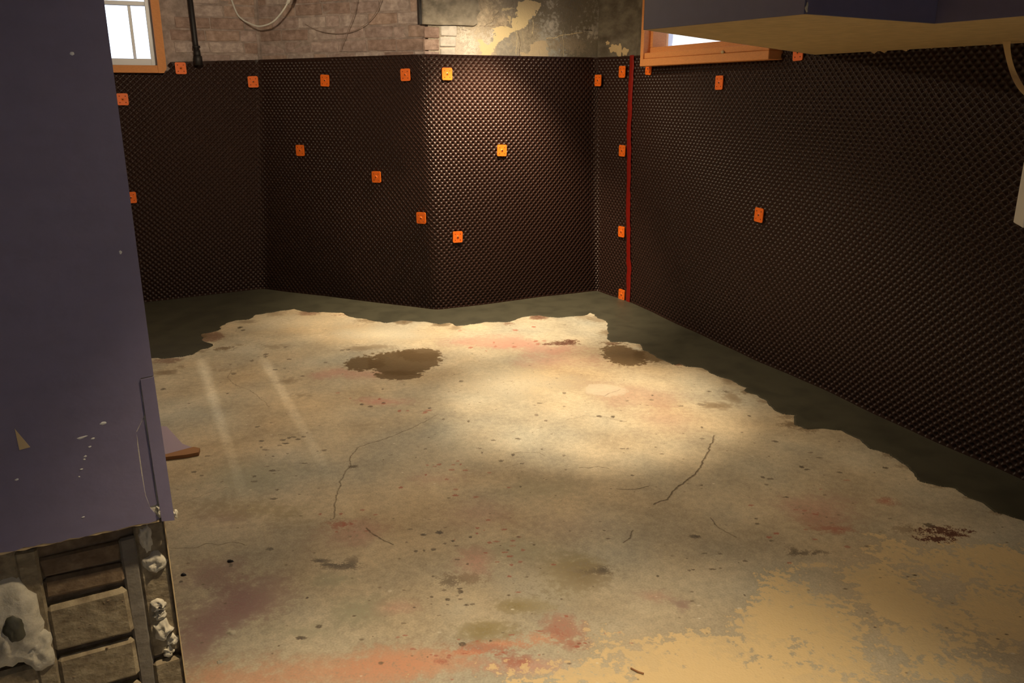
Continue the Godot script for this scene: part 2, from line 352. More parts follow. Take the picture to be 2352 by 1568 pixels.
	[0.498, -3.459, 0.012, 0.007, 7, 0.641532, 0.3, 0.6],
	[0.096, -3.644, 0.005, 0.007, 7, 0.426476, 0.3, 0.6],
	[0.508, -3.184, 0.008, 0.006, 7, 0.679874, 0.3, 0.6],
	[0.027, -3.569, 0.015, 0.008, 7, 0.7124, 0.3, 0.6],
	[0.5, -3.84, 0.013, 0.012, 7, 0.565026, 0.3, 0.6],
	[-0.215, -3.781, 0.006, 0.015, 7, 0.681092, 0.3, 0.6],
	[-0.048, -3.326, 0.011, 0.012, 7, 0.612687, 0.3, 0.6],
	[-0.395, -3.452, 0.007, 0.009, 7, 0.497565, 0.3, 0.6],
	[0.121, -3.864, 0.011, 0.015, 7, 0.422927, 0.3, 0.6],
	[-0.089, -3.552, 0.013, 0.008, 7, 0.621981, 0.3, 0.6],
	[0.187, -3.627, 0.006, 0.007, 7, 0.474361, 0.3, 0.6],
	[0.04, -3.3, 0.014, 0.006, 7, 0.714224, 0.3, 0.6],
	[0.434, -3.85, 0.014, 0.015, 7, 0.689785, 0.3, 0.6],
	[0.166, -3.795, 0.011, 0.015, 7, 0.527757, 0.3, 0.6],
	[0.266, -3.98, 0.009, 0.015, 7, 0.37092, 0.3, 0.6],
	[0.873, -3.993, 0.016, 0.011, 7, 0.48554, 0.3, 0.6],
	[0.889, -3.573, 0.016, 0.01, 7, 0.433863, 0.3, 0.6],
	[1.069, -4.207, 0.013, 0.011, 7, 0.665568, 0.3, 0.6],
	[0.917, -3.709, 0.007, 0.012, 7, 0.600902, 0.3, 0.6],
	[0.748, -4.149, 0.008, 0.01, 7, 0.721258, 0.3, 0.6],
	[0.278, -4.185, 0.012, 0.016, 7, 0.526485, 0.3, 0.6],
	[0.734, -4.077, 0.016, 0.01, 7, 0.720637, 0.3, 0.6],
	[0.502, -3.844, 0.01, 0.014, 7, 0.697215, 0.3, 0.6],
	[0.604, -4.063, 0.009, 0.011, 7, 0.417568, 0.3, 0.6],
	[0.992, -4.871, 0.017, 0.019, 7, 0.57402, 0.3, 0.6],
	[0.654, -3.475, 0.007, 0.006, 7, 0.575631, 0.3, 0.6],
	[-1.673, -4.674, 0.009, 0.01, 7, 0.368612, 0.3, 0.6],
	[-1.197, -4.464, 0.014, 0.013, 7, 0.619885, 0.3, 0.6],
	[-1.353, -4.771, 0.015, 0.014, 7, 0.569004, 0.3, 0.6],
	[-1.068, -4.955, 0.016, 0.022, 7, 0.401534, 0.3, 0.6],
	[-1.557, -4.817, 0.01, 0.012, 7, 0.441021, 0.3, 0.6],
	[-1.521, -4.87, 0.019, 0.025, 7, 0.498127, 0.3, 0.6],
	[-1.57, -4.742, 0.013, 0.02, 7, 0.604964, 0.3, 0.6],
	[-1.028, -4.963, 0.014, 0.017, 7, 0.589779, 0.3, 0.6],
	[-1.508, -4.827, 0.015, 0.021, 7, 0.590121, 0.3, 0.6],
	[-1.385, -4.576, 0.015, 0.012, 7, 0.698535, 0.3, 0.6],
	[-1.444, -5.02, 0.015, 0.014, 7, 0.539442, 0.3, 0.6],
	[-1.335, -4.597, 0.008, 0.014, 7, 0.410571, 0.3, 0.6],
	[-1.12, -4.707, 0.014, 0.023, 7, 0.402314, 0.3, 0.6],
	[-1.605, -4.504, 0.017, 0.021, 7, 0.510614, 0.3, 0.6],
	[0.78, -3.091, 0.006, 0.007, 7, 0.72181, 0.3, 0.6],
	[1.253, -3.262, 0.015, 0.011, 7, 0.570892, 0.3, 0.6],
	[1.341, -3.413, 0.016, 0.006, 7, 0.572678, 0.3, 0.6],
	[1.759, -3.7, 0.015, 0.009, 7, 0.458718, 0.3, 0.6],
	[1.05, -3.1, 0.01, 0.01, 7, 0.456926, 0.3, 0.6],
	[1.517, -3.538, 0.008, 0.011, 7, 0.544631, 0.3, 0.6],
	[1.253, -3.268, 0.011, 0.011, 7, 0.646937, 0.3, 0.6],
	[1.815, -3.636, 0.016, 0.009, 7, 0.380748, 0.3, 0.6],
	[1.22, -3.542, 0.015, 0.013, 7, 0.614337, 0.3, 0.6],
	[1.055, -3.164, 0.01, 0.01, 7, 0.665665, 0.3, 0.6],
	[1.268, -3.241, 0.013, 0.01, 7, 0.709747, 0.3, 0.6],
	[1.186, -3.855, 0.011, 0.011, 7, 0.719081, 0.3, 0.6],
	[1.606, -3.257, 0.017, 0.009, 7, 0.659002, 0.3, 0.6],
	[1.659, -3.613, 0.015, 0.014, 7, 0.368664, 0.3, 0.6],
	[1.763, -3.618, 0.015, 0.014, 7, 0.510759, 0.3, 0.6],
	[1.096, -2.988, 0.014, 0.007, 7, 0.735795, 0.3, 0.6],
	[1.361, -3.36, 0.016, 0.007, 7, 0.496168, 0.3, 0.6],
	[1.644, -3.652, 0.008, 0.012, 7, 0.36084, 0.3, 0.6],
	[1.143, -3.376, 0.006, 0.007, 7, 0.371103, 0.3, 0.6],
	[1.396, -3.212, 0.012, 0.009, 7, 0.552828, 0.3, 0.6],
	[1.255, -3.006, 0.009, 0.007, 7, 0.390616, 0.3, 0.6],
	[1.08, -3.152, 0.014, 0.009, 7, 0.484212, 0.3, 0.6],
	[-0.234, -2.02, 0.008, 0.003, 3, 0.70127, 0.3, 0.6],
	[-0.165, -1.914, 0.004, 0.003, 3, 0.45704, 0.3, 0.6],
	[-0.22, -2.016, 0.008, 0.005, 3, 0.522144, 0.3, 0.6],
	[-0.34, -2.1, 0.006, 0.004, 3, 0.446418, 0.3, 0.6],
	[-0.321, -2.108, 0.011, 0.003, 3, 0.650467, 0.3, 0.6],
	[-0.182, -2.006, 0.01, 0.003, 3, 0.501122, 0.3, 0.6],
	[-0.104, -2.081, 0.005, 0.004, 3, 0.438319, 0.3, 0.6],
	[-0.046, -2.02, 0.008, 0.004, 3, 0.476353, 0.3, 0.6],
	[-0.182, -2.016, 0.006, 0.005, 3, 0.584908, 0.3, 0.6],
	[-0.158, -2.088, 0.005, 0.003, 3, 0.570296, 0.3, 0.6],
	[-0.136, -2.025, 0.009, 0.003, 3, 0.624013, 0.3, 0.6],
	[-0.287, -2.045, 0.01, 0.004, 3, 0.568323, 0.3, 0.6],
	[0.211, -1.935, 0.184, 0.072, 8, 0.8, 0.18, 1.9],
	[0.4, -1.983, 0.161, 0.103, 8, 0.8, 0.18, 1.9],
	[0.541, -2.005, 0.123, 0.095, 8, 0.8, 0.18, 1.9],
	[0.324, -1.879, 0.324, 0.069, 8, 0.8, 0.18, 1.9],
	[0.553, -1.896, 0.238, 0.078, 8, 0.8, 0.18, 1.9],
	[0.491, -2.068, 0.055, 0.02, 8, 0.8, 0.18, 1.9],
	[0.934, -2.28, 0.138, 0.13, 8, 0.8, 0.18, 1.9],
	[0.954, -2.146, 0.119, 0.171, 8, 0.8, 0.18, 1.9],
	[0.958, -1.986, 0.128, 0.122, 8, 0.8, 0.18, 1.9],
	[0.845, -1.914, 0.165, 0.071, 8, 0.8, 0.18, 1.9],
	[1.036, -2.491, 0.066, 0.014, 8, 0.8, 0.18, 1.9],
	[1.219, -2.429, 0.115, 0.092, 8, 0.8, 0.18, 1.9],
	[1.236, -2.304, 0.16, 0.108, 8, 0.8, 0.18, 1.9],
	[1.48, -2.456, 0.206, 0.16, 8, 0.8, 0.18, 1.9],
	[1.286, -2.234, 0.158, 0.102, 8, 0.8, 0.18, 1.9],
	[1.613, -2.566, 0.161, 0.129, 8, 0.8, 0.18, 1.9],
	[1.502, -2.28, 0.149, 0.106, 8, 0.8, 0.18, 1.9],
	[1.494, -2.168, 0.097, 0.108, 8, 0.8, 0.18, 1.9],
	[1.176, -2.084, 0.135, 0.081, 8, 0.8, 0.18, 1.9],
	[1.212, -1.949, 0.161, 0.055, 8, 0.8, 0.18, 1.9],
	[1.672, -2.483, 0.124, 0.163, 8, 0.8, 0.18, 1.9],
	[0.85, -2.234, 0.09, 0.137, 8, 0.8, 0.18, 1.9],
	[0.77, -2.146, 0.087, 0.085, 8, 0.8, 0.18, 1.9],
	[1.552, -2.758, 0.026, 0.019, 7, 0.7, 0.3, 1],
	[1.592, -2.723, 0.074, 0.022, 10, 0.9, 0.12, 1.6],
	[1.54, -2.667, 0.058, 0.021, 10, 0.95, 0.12, 1.2],
	[1.616, -2.692, 0.048, 0.012, 10, 0.85, 0.12, 1.5]
]
const STAIN_COLORS := [Color8(102, 84, 60), Color8(122, 104, 80), Color8(194, 142, 128), Color8(160, 90, 74), Color8(204, 148, 118), Color8(140, 108, 106), Color8(150, 150, 126), Color8(80, 69, 55), Color8(216, 192, 146), Color8(140, 126, 84), Color8(88, 50, 34), Color8(202, 196, 178)]
const WET := [0.34, 0.55, -1.0, -1.0, -1.0, -1.0, -1.0, 0.6, 0.55, -1.0, -1.0, -1.0]
# cracks: width, then x, z pairs
const CRACKS := [
	[0.0035, -0.364, -3.881, -0.43, -3.778, -0.513, -3.669, -0.566, -3.595, -0.637, -3.529, -0.699, -3.48, -0.72, -3.409, -0.714, -3.326, -0.705, -3.252, -0.717, -3.188, -0.71, -3.087, -0.7, -2.991, -0.693, -2.9, -0.68, -2.814],
	[0.006, 0.953, -3.606, 0.858, -3.363, 0.8, -3.23, 0.723, -3.127, 0.676, -3.067, 0.614, -2.973, 0.554, -2.925],
	[0.0025, -1.211, -2.595, -1.127, -2.61, -1.103, -2.631, -1.054, -2.625, -1.012, -2.64, -0.951, -2.619],
	[0.003, 0.757, -2.824, 0.765, -2.765, 0.779, -2.723, 0.813, -2.67],
	[0.004, -0.542, -2.749, -0.503, -2.685, -0.465, -2.646, -0.43, -2.619],
	[0.004, 0.441, -2.723, 0.426, -2.67, 0.401, -2.64],
	[0.003, 0.29, -3.26, 0.327, -3.256, 0.375, -3.273, 0.42, -3.247],
	[0.003, 0.442, -4.164, 0.486, -4.144, 0.551, -4.198, 0.592, -4.245],
	[0.003, 0.267, -3.795, 0.368, -3.852, 0.445, -3.852, 0.504, -3.806, 0.565, -3.778],
	[0.0025, 0.008, -3.409, 0.067, -3.418, 0.115, -3.409, 0.147, -3.372],
	[0.003, -1.639, -4.563, -1.602, -4.41, -1.53, -4.302, -1.425, -4.232, -1.359, -4.131, -1.245, -3.972],
	[0.004, 0.434, -3.056, 0.505, -3.06, 0.563, -3.087],
	[0.002, 0.027, -3.295, -0.03, -3.252],
	[0.003, -0.507, -3.881, -0.467, -3.917, -0.409, -3.917],
	[0.002, -1.325, -2.918, -1.291, -2.94, -1.238, -3.01, -1.172, -3.075]
]
const CEMENT := [-2.2, -4.794, -2.107, -4.794, -1.977, -4.851, -1.961, -4.954, -1.912, -5.057, -2.036, -5.163, -2.044, -5.223, -2.1, -5.315, -2.004, -5.411, -2.027, -5.52, -1.994, -5.634, -1.896, -5.693, -1.863, -5.826, -1.751, -5.913, -1.622, -5.99, -1.497, -5.888, -1.384, -5.901, -1.251, -5.875, -1.177, -5.789, -1.032, -5.693, -0.884, -5.6, -0.783, -5.669, -0.613, -5.634, -0.505, -5.565, -0.432, -5.611, -0.387, -5.52, -0.196, -5.611, -0.025, -5.634, 0.072, -5.765, 0.177, -5.801, 0.341, -5.741, 0.499, -5.789, 0.587, -5.888, 0.622, -5.729, 0.683, -5.634, 0.661, -5.411, 0.646, -5.223, 0.642, -5.144, 0.747, -5.144, 0.823, -5.085, 0.844, -4.945, 0.93, -4.743, 0.965, -4.676, 1.017, -4.718, 1.026, -4.643, 1.123, -4.603, 1.158, -4.501, 1.223, -4.41, 1.29, -4.259, 1.272, -4.218, 1.312, -4.171, 1.344, -4.072, 1.343, -3.978, 1.372, -3.87, 1.427, -3.864, 1.374, -3.756, 1.384, -3.733, 1.432, -3.69, 1.579, -3.679, 1.625, -3.57, 1.631, -3.471, 1.691, -3.399, 1.694, -3.34, 1.731, -3.282, 1.699, -3.123, 1.754, -3.103, 1.814, -3.052, 1.824, -2.984, 1.864, -2.936, 1.873, -2.865, 1.947, -2.814]

var M := {}
var rng := RandomNumberGenerator.new()
var bulge_noise := FastNoiseLite.new()
var used := {}


func _ready() -> void:
	rng.seed = 7
	camera_and_sky()
	lamps()
	make_materials()
	shell()
	floor_slab()
	cement_strip()
	membranes()
	brick_walls()
	windows()
	soffit()
	partition()
	clips()
	small_things()


# ------------------------------------------------------------------ camera, sky, lamps
func camera_and_sky() -> void:
	var cam := Camera3D.new()
	cam.name = "camera"
	cam.position = Vector3(0, 1.55, 0)
	cam.rotation_degrees = Vector3(-16.77, 0, 0)
	cam.fov = 44.88
	cam.near = 0.05
	cam.current = true
	add_child(cam)
	var we := WorldEnvironment.new()
	we.name = "world_environment"
	var env := Environment.new()
	env.background_mode = Environment.BG_SKY
	var sky := Sky.new()
	var sm := ProceduralSkyMaterial.new()
	sm.sky_top_color = Color(0.78, 0.86, 1.0)
	sm.sky_horizon_color = Color(0.88, 0.94, 1.0)
	sm.ground_horizon_color = Color(0.80, 0.84, 0.90)
	sm.ground_bottom_color = Color(0.55, 0.55, 0.56)
	sm.sky_energy_multiplier = 1.9
	sm.ground_energy_multiplier = 1.2
	sky.sky_material = sm
	env.sky = sky
	env.tonemap_mode = Environment.TONE_MAPPER_LINEAR
	env.tonemap_exposure = 0.94
	env.sdfgi_enabled = true
	env.ssao_enabled = true
	env.ssil_enabled = true
	we.environment = env
	add_child(we)
	# low winter sun behind the camera; only two slits of it reach the floor, between the curtains added at the garden door
	var sun := DirectionalLight3D.new()
	sun.name = "sun"
	var e := deg_to_rad(16.5)
	sun.look_at_from_position(Vector3.ZERO, Vector3(-0.4194 * cos(e), -sin(e), -0.9078 * cos(e)))
	sun.light_color = Color(1.0, 0.90, 0.74).linear_to_srgb()
	sun.light_energy = 1.8
	sun.light_angular_distance = 0.53
	sun.shadow_enabled = true
	sun.sky_mode = DirectionalLight3D.SKY_MODE_LIGHT_ONLY
	add_child(sun)


# ceiling downlights: x, z, beam energy, beam half angle, spill energy, label, spill half angle, tilt of the beam towards the back right wall
const LAMPS := [
	[0.40, -4.02, 7.4, 22.5, 1.8, "round ceiling downlight above the bright pool on the floor", 54.0, 0.0],
	[0.00, -5.60, 9.8, 39.0, 1.5, "round ceiling downlight close to the plastered wall corner", 86.0, 13.0],
	[0.10, -1.22, 5.2, 36.0, 0.5, "round ceiling downlight nearest the camera above the flaking paint", 64.0, 0.0],
]

const WARM := Color(1.0, 0.79, 0.52)

func lamps() -> void:
	var ringm := mat(Color8(225, 222, 214), 0.5)
	var bulb := mat(Color8(255, 226, 180), 0.4)
	bulb.emission_enabled = true
	bulb.emission = Color(1.0, 0.82, 0.58)
	bulb.emission_energy_multiplier = 3.0
	for l in LAMPS:
		var o := thing("ceiling_downlight", l[5], "lamp", Vector3(l[0], CEIL, l[1]), "round ceiling downlights")
		o.set_meta("kind", "object")
		part("housing", lathe([Vector2(0.052, -0.090), Vector2(0.058, -0.092), Vector2(0.062, -0.088), Vector2(0.062, 0.0)], 24), ringm, o)
		part("reflector_cup", lathe([Vector2(0.052, -0.090), Vector2(0.050, -0.07), Vector2(0.036, -0.03), Vector2(0.0, -0.028)], 24), ringm, o)
		part("lamp_bulb", lathe([Vector2(0.0, -0.066), Vector2(0.02, -0.064), Vector2(0.034, -0.056), Vector2(0.034, -0.045), Vector2(0.0, -0.04)], 20), bulb, o)
		for k in 2:
			var sp := SpotLight3D.new()
			sp.name = "beam_light" if k == 0 else "spill_light"
			sp.position = Vector3(0, -0.095, 0)
			var tip: float = deg_to_rad(l[7]) if k == 0 else 0.0
			sp.basis = Basis.looking_at(Vector3(-0.425 * sin(tip), -cos(tip), -0.905 * sin(tip)), Vector3.FORWARD)
			sp.light_color = WARM.linear_to_srgb()
			sp.light_energy = l[2] if k == 0 else l[4]
			sp.spot_angle = l[3] if k == 0 else l[6]
			sp.spot_angle_attenuation = 0.75 if k == 0 else 0.9
			sp.spot_range = 12.0
			sp.spot_attenuation = 2.0
			sp.light_size = 0.03
			sp.shadow_enabled = true
			o.add_child(sp)
	# bare bulb in a porcelain holder: it lights the bricks and the left of the floor
	var b := thing("ceiling_bulb", "bare bulb in a porcelain ceiling holder left of the downlights", "lamp", Vector3(-1.50, CEIL, -4.50))
	part("lamp_holder", lathe([Vector2(0.0, -0.060), Vector2(0.022, -0.058), Vector2(0.026, -0.03), Vector2(0.055, -0.012), Vector2(0.058, 0.0)], 20), ringm, b)
	part("lamp_bulb", lathe([Vector2(0.0, -0.155), Vector2(0.016, -0.151), Vector2(0.028, -0.136), Vector2(0.030, -0.120), Vector2(0.022, -0.095), Vector2(0.014, -0.058), Vector2(0.0, -0.056)], 18), bulb, b)
	var om := OmniLight3D.new()
	om.name = "bulb_light"
	om.position = Vector3(0, -0.122, 0)
	om.light_color = Color(1.0, 0.82, 0.57).linear_to_srgb()
	om.light_energy = 1.35
	om.omni_range = 12.0
	om.omni_attenuation = 2.0
	om.light_size = 0.03
	om.shadow_enabled = true
	b.add_child(om)


# ------------------------------------------------------------------ helpers
func mat(c: Color, rough: float, metal := 0.0, spec := 0.5) -> StandardMaterial3D:
	var m := StandardMaterial3D.new()
	m.albedo_color = c
	m.roughness = rough
	m.metallic = metal
	m.metallic_specular = spec
	return m


func grain(m: StandardMaterial3D, scale: float, lo: float, hi: float, bump: float, sd: int, warm := 0.0) -> StandardMaterial3D:
	# mottled colour and fine relief on a plain material, mapped in the world
	var key := "%s_%s_%s_%d" % [scale, lo, hi, sd]
	var n := FastNoiseLite.new()
	n.seed = sd
	n.noise_type = FastNoiseLite.TYPE_SIMPLEX_SMOOTH
	n.frequency = 0.012
	n.fractal_octaves = 5
	n.fractal_gain = 0.6
	var im := n.get_seamless_image(512, 512)
	if not M.has(key):
		var g := im.get_data()
		var out := PackedByteArray()
		out.resize(512 * 512 * 3)
		for i in 512 * 512:
			var v := lerpf(lo, hi, g[i] / 255.0)
			out[3 * i] = int(255.0 * clampf(v, 0, 1))
			out[3 * i + 1] = int(255.0 * clampf(v * (1.0 - warm * (1.0 - v)), 0, 1))
			out[3 * i + 2] = int(255.0 * clampf(v * (1.0 - 1.6 * warm * (1.0 - v)), 0, 1))
		M[key] = ImageTexture.create_from_image(Image.create_from_data(512, 512, false, Image.FORMAT_RGB8, out))
		var nm := im.duplicate()
		nm.convert(Image.FORMAT_RGBA8)
		nm.bump_map_to_normal_map(6.0)
		M[key + "n"] = ImageTexture.create_from_image(nm)
	m.albedo_texture = M[key]
	m.normal_enabled = bump > 0.0
	m.normal_texture = M[key + "n"]
	m.normal_scale = bump
	m.uv1_triplanar = true
	m.uv1_world_triplanar = true
	m.uv1_scale = Vector3.ONE * scale
	return m


func make_materials() -> void:
	M.plaster = grain(mat(Color8(196, 190, 176), 0.9), 1.3, 0.75, 1.05, 0.5, 3)
	M.mortar = grain(mat(Color8(182, 164, 156), 0.95), 2.0, 0.65, 1.05, 0.8, 4)
	M.brick = []
	for c in [Color8(190, 170, 164), Color8(180, 160, 154), Color8(198, 182, 176), Color8(172, 148, 138), Color8(188, 164, 152)]:
		M.brick.append(grain(mat(c, 0.9), 2.6, 0.66, 1.08, 0.9, 5, 0.12))
	M.quoin = grain(mat(Color8(226, 220, 212), 0.85), 2.6, 0.8, 1.05, 0.6, 5)
	M.parge = grain(mat(Color8(168, 160, 146), 0.9), 1.7, 0.6, 1.08, 0.7, 8)
	M.ceiling = mat(Color8(170, 160, 148), 0.95)
	M.purple = grain(mat(Color8(116, 108, 132), 0.6), 3.0, 0.95, 1.02, 0.12, 9)
	M.membrane = mat(Color8(46, 29, 24), 0.36, 0.0, 0.34)
	M.pine = wood()
	M.vinyl = mat(Color8(226, 230, 236), 0.35)
	M.orange = mat(Color8(235, 110, 28), 0.42)
	M.orange_dark = mat(Color8(120, 40, 14), 0.6)
	M.steel = mat(Color8(60, 54, 50), 0.45, 0.7)
	M.black = grain(mat(Color8(34, 29, 30), 0.55), 4.0, 0.7, 1.1, 0.3, 11)
	M.tape = mat(Color8(128, 24, 15), 0.3)
	M.cream = grain(mat(Color8(206, 180, 130), 0.8), 2.0, 0.9, 1.03, 0.2, 12)
	M.gypsum = grain(mat(Color8(206, 198, 178), 0.9), 5.0, 0.75, 1.05, 0.8, 13)
	M.clay = grain(mat(Color8(150, 138, 112), 0.92), 4.5, 0.6, 1.1, 0.9, 14, 0.15)
	M.clay_dark = grain(mat(Color8(128, 110, 86), 0.95), 4.5, 0.6, 1.1, 0.9, 15, 0.2)
	M.cement = grain(mat(Color8(68, 66, 53), 0.5), 0.7, 0.82, 1.1, 0.06, 16)
	M.joint = grain(mat(Color8(122, 114, 102), 0.9), 3.0, 0.75, 1.05, 0.5, 18)
	M.paper = mat(Color8(150, 108, 72), 0.85)
	M.kraft = mat(Color8(196, 172, 130), 0.8)
	M.cable_shadow = mat(Color8(138, 120, 112), 0.7)  # grey tint for the drawn shadow of the hanging cable
	M.white = mat(Color8(214, 212, 206), 0.5)
	M.concrete = grain(mat(Color8(176, 170, 158), 0.85), 0.9, 0.85, 1.05, 0.3, 17)
	var glass := mat(Color(0.96, 0.98, 1.0, 0.06), 0.03)
	glass.transparency = BaseMaterial3D.TRANSPARENCY_ALPHA
	M.glass = glass


func wood() -> StandardMaterial3D:
	var m := mat(Color8(214, 150, 92), 0.65)
	var n := FastNoiseLite.new()
	n.seed = 21
	n.frequency = 0.02
	n.fractal_octaves = 4
	var im := n.get_seamless_image(256, 256)
	var g := im.get_data()
	var out := PackedByteArray()
	out.resize(256 * 256 * 3)
	for y in 256:
		for x in 256:
			var v := g[((y * 6) % 256) * 256 + (x % 256)] / 255.0
			var ring := absf(fposmod(v * 5.0, 1.0) - 0.5) * 2.0
			var k := 0.90 + 0.10 * ring
			var i := 3 * (y * 256 + x)
			out[i] = int(255.0 * clampf(k + 0.02, 0, 1))
			out[i + 1] = int(255.0 * clampf(k * 0.97, 0, 1))
			out[i + 2] = int(255.0 * clampf(k * 0.90, 0, 1))
	m.albedo_texture = ImageTexture.create_from_image(Image.create_from_data(256, 256, false, Image.FORMAT_RGB8, out))
	m.uv1_triplanar = true
	m.uv1_scale = Vector3(1.4, 3.0, 1.4)
	return m


func numbered(called: String) -> String:
	var k: int = used.get(called, 0)
	used[called] = k + 1
	return called if k == 0 else "%s_%03d" % [called, k]


func thing(called: String, label: String, category: String, at := Vector3.ZERO, group := "") -> Node3D:
	var o := Node3D.new()
	o.name = numbered(called)
	o.position = at
	add_child(o)
	if label:
		o.set_meta("label", label)
	if category:
		o.set_meta("category", category)
	if group:
		o.set_meta("group", group)
	return o


func structure(called: String, label: String, xf := Transform3D()) -> Node3D:
	var o := Node3D.new()
	o.name = called
	o.transform = xf
	o.set_meta("kind", "structure")
	if label:
		o.set_meta("label", label)
	add_child(o)
	return o


func part(called: String, mesh: Mesh, m: Material, parent: Node3D, xf := Transform3D()) -> MeshInstance3D:
	var o := MeshInstance3D.new()
	o.name = called
	o.mesh = mesh
	o.material_override = m
	o.transform = xf
	parent.add_child(o, true)
	return o


func new_st() -> SurfaceTool:
	var st := SurfaceTool.new()
	st.begin(Mesh.PRIMITIVE_TRIANGLES)
	st.set_smooth_group(-1)
	return st


func tri(st: SurfaceTool, a: Vector3, b: Vector3, c: Vector3, n: Vector3) -> void:
	if (b - a).cross(c - a).dot(n) > 0.0:
		var t := b
		b = c
		c = t
	st.add_vertex(a)
	st.add_vertex(b)
	st.add_vertex(c)


func quad(st: SurfaceTool, a: Vector3, b: Vector3, c: Vector3, d: Vector3, n: Vector3) -> void:
	tri(st, a, b, c, n)
	tri(st, a, c, d, n)


func box_into(st: SurfaceTool, lo: Vector3, hi: Vector3, bev := 0.0, jit := 0.0) -> void:
	var c := (lo + hi) / 2.0
	var h := (hi - lo) / 2.0
	var b := minf(bev, minf(h.x, minf(h.y, h.z)) * 0.9)
	if b <= 0.0:
		for ax in 3:
			for sg in [-1.0, 1.0]:
				var n := Vector3.ZERO
				n[ax] = sg
				var u := Vector3.ZERO
				u[(ax + 1) % 3] = h[(ax + 1) % 3]
				var v := Vector3.ZERO
				v[(ax + 2) % 3] = h[(ax + 2) % 3]
				var m := c + n * h[ax]
				quad(st, m - u - v, m + u - v, m + u + v, m - u + v, n)
		return
	# corner points: p[sx][sy][sz] -> three points, one for each face that meets there
	var p := {}
	for sx in [-1, 1]:
		for sy in [-1, 1]:
			for sz in [-1, 1]:
				var j := Vector3(rng.randf_range(-jit, jit), rng.randf_range(-jit, jit), rng.randf_range(-jit, jit))
				var q := []
				for ax in 3:
					var s := Vector3(sx, sy, sz)
					var e := h - Vector3.ONE * b
					e[ax] = h[ax]
					q.append(c + s * e + j)
				p[Vector3i(sx, sy, sz)] = q
	for ax in 3:
		var u := (ax + 1) % 3
		var v := (ax + 2) % 3
		for sg in [-1, 1]:
			var n := Vector3.ZERO
			n[ax] = sg
			var k := []
			for q in [[-1, -1], [1, -1], [1, 1], [-1, 1]]:
				var i := Vector3i.ZERO
				i[ax] = sg
				i[u] = q[0]
				i[v] = q[1]
				k.append(p[i][ax])
			quad(st, k[0], k[1], k[2], k[3], n)
		for su in [-1, 1]:
			for sv in [-1, 1]:
				var i0 := Vector3i.ZERO
				i0[ax] = -1
				i0[u] = su
				i0[v] = sv
				var i1 := i0
				i1[ax] = 1
				var n := Vector3.ZERO
				n[u] = su
				n[v] = sv
				quad(st, p[i0][u], p[i1][u], p[i1][v], p[i0][v], n)
	for key in p:
		tri(st, p[key][0], p[key][1], p[key][2], Vector3(key))


func box_mesh(lo: Vector3, hi: Vector3, bev := 0.0, jit := 0.0) -> ArrayMesh:
	var st := new_st()
	box_into(st, lo, hi, bev, jit)
	st.generate_normals()
	return st.commit()


func lathe(prof: Array, seg: int) -> ArrayMesh:
	var st := SurfaceTool.new()
	st.begin(Mesh.PRIMITIVE_TRIANGLES)
	st.set_smooth_group(0)
	for k in seg:
		var a0 := TAU * k / seg
		var a1 := TAU * (k + 1) / seg
		for i in prof.size() - 1:
			var p: Vector2 = prof[i]
			var q: Vector2 = prof[i + 1]
			var d := q - p
			var am := (a0 + a1) / 2.0
			var n := Vector3(cos(am) * d.y, -d.x, sin(am) * d.y)
			quad(st, Vector3(cos(a0) * p.x, p.y, sin(a0) * p.x), Vector3(cos(a1) * p.x, p.y, sin(a1) * p.x), Vector3(cos(a1) * q.x, q.y, sin(a1) * q.x), Vector3(cos(a0) * q.x, q.y, sin(a0) * q.x), n)
	st.generate_normals()
	return st.commit()


func tube(pts: Array, r: float, seg := 10, smooth := true) -> ArrayMesh:
	var st := SurfaceTool.new()
	st.begin(Mesh.PRIMITIVE_TRIANGLES)
	st.set_smooth_group(0 if smooth else -1)
	var rings := []
	var side := Vector3.UP
	for i in pts.size():
		var d: Vector3 = (pts[mini(i + 1, pts.size() - 1)] - pts[maxi(i - 1, 0)]).normalized()
		if i == 0:
			side = Vector3.UP if absf(d.y) < 0.9 else Vector3.RIGHT
		side = (side - d * side.dot(d)).normalized()
		var other := d.cross(side)
		var ring := []
		for k in seg:
			var a := TAU * k / seg
			ring.append(pts[i] + (side * cos(a) + other * sin(a)) * r)
		rings.append(ring)
	for i in pts.size() - 1:
		for k in seg:
			var l := (k + 1) % seg
			quad(st, rings[i][k], rings[i][l], rings[i + 1][l], rings[i + 1][k], rings[i][k] - pts[i])
	for e in [0, pts.size() - 1]:
		var n: Vector3 = pts[e] - pts[1 if e == 0 else e - 1]
		for k in seg:
			tri(st, pts[e], rings[e][k], rings[e][(k + 1) % seg], n)
	st.generate_normals()
	return st.commit()


func spline(pts: Array, n: int) -> Array:
	var c := Curve3D.new()
	for i in pts.size():
		var t: Vector3 = (pts[mini(i + 1, pts.size() - 1)] - pts[maxi(i - 1, 0)]) / 6.0
		c.add_point(pts[i], -t, t)
	var out := []
	for k in n + 1:
		out.append(c.sample_baked(c.get_baked_length() * k / n, true))
	return out


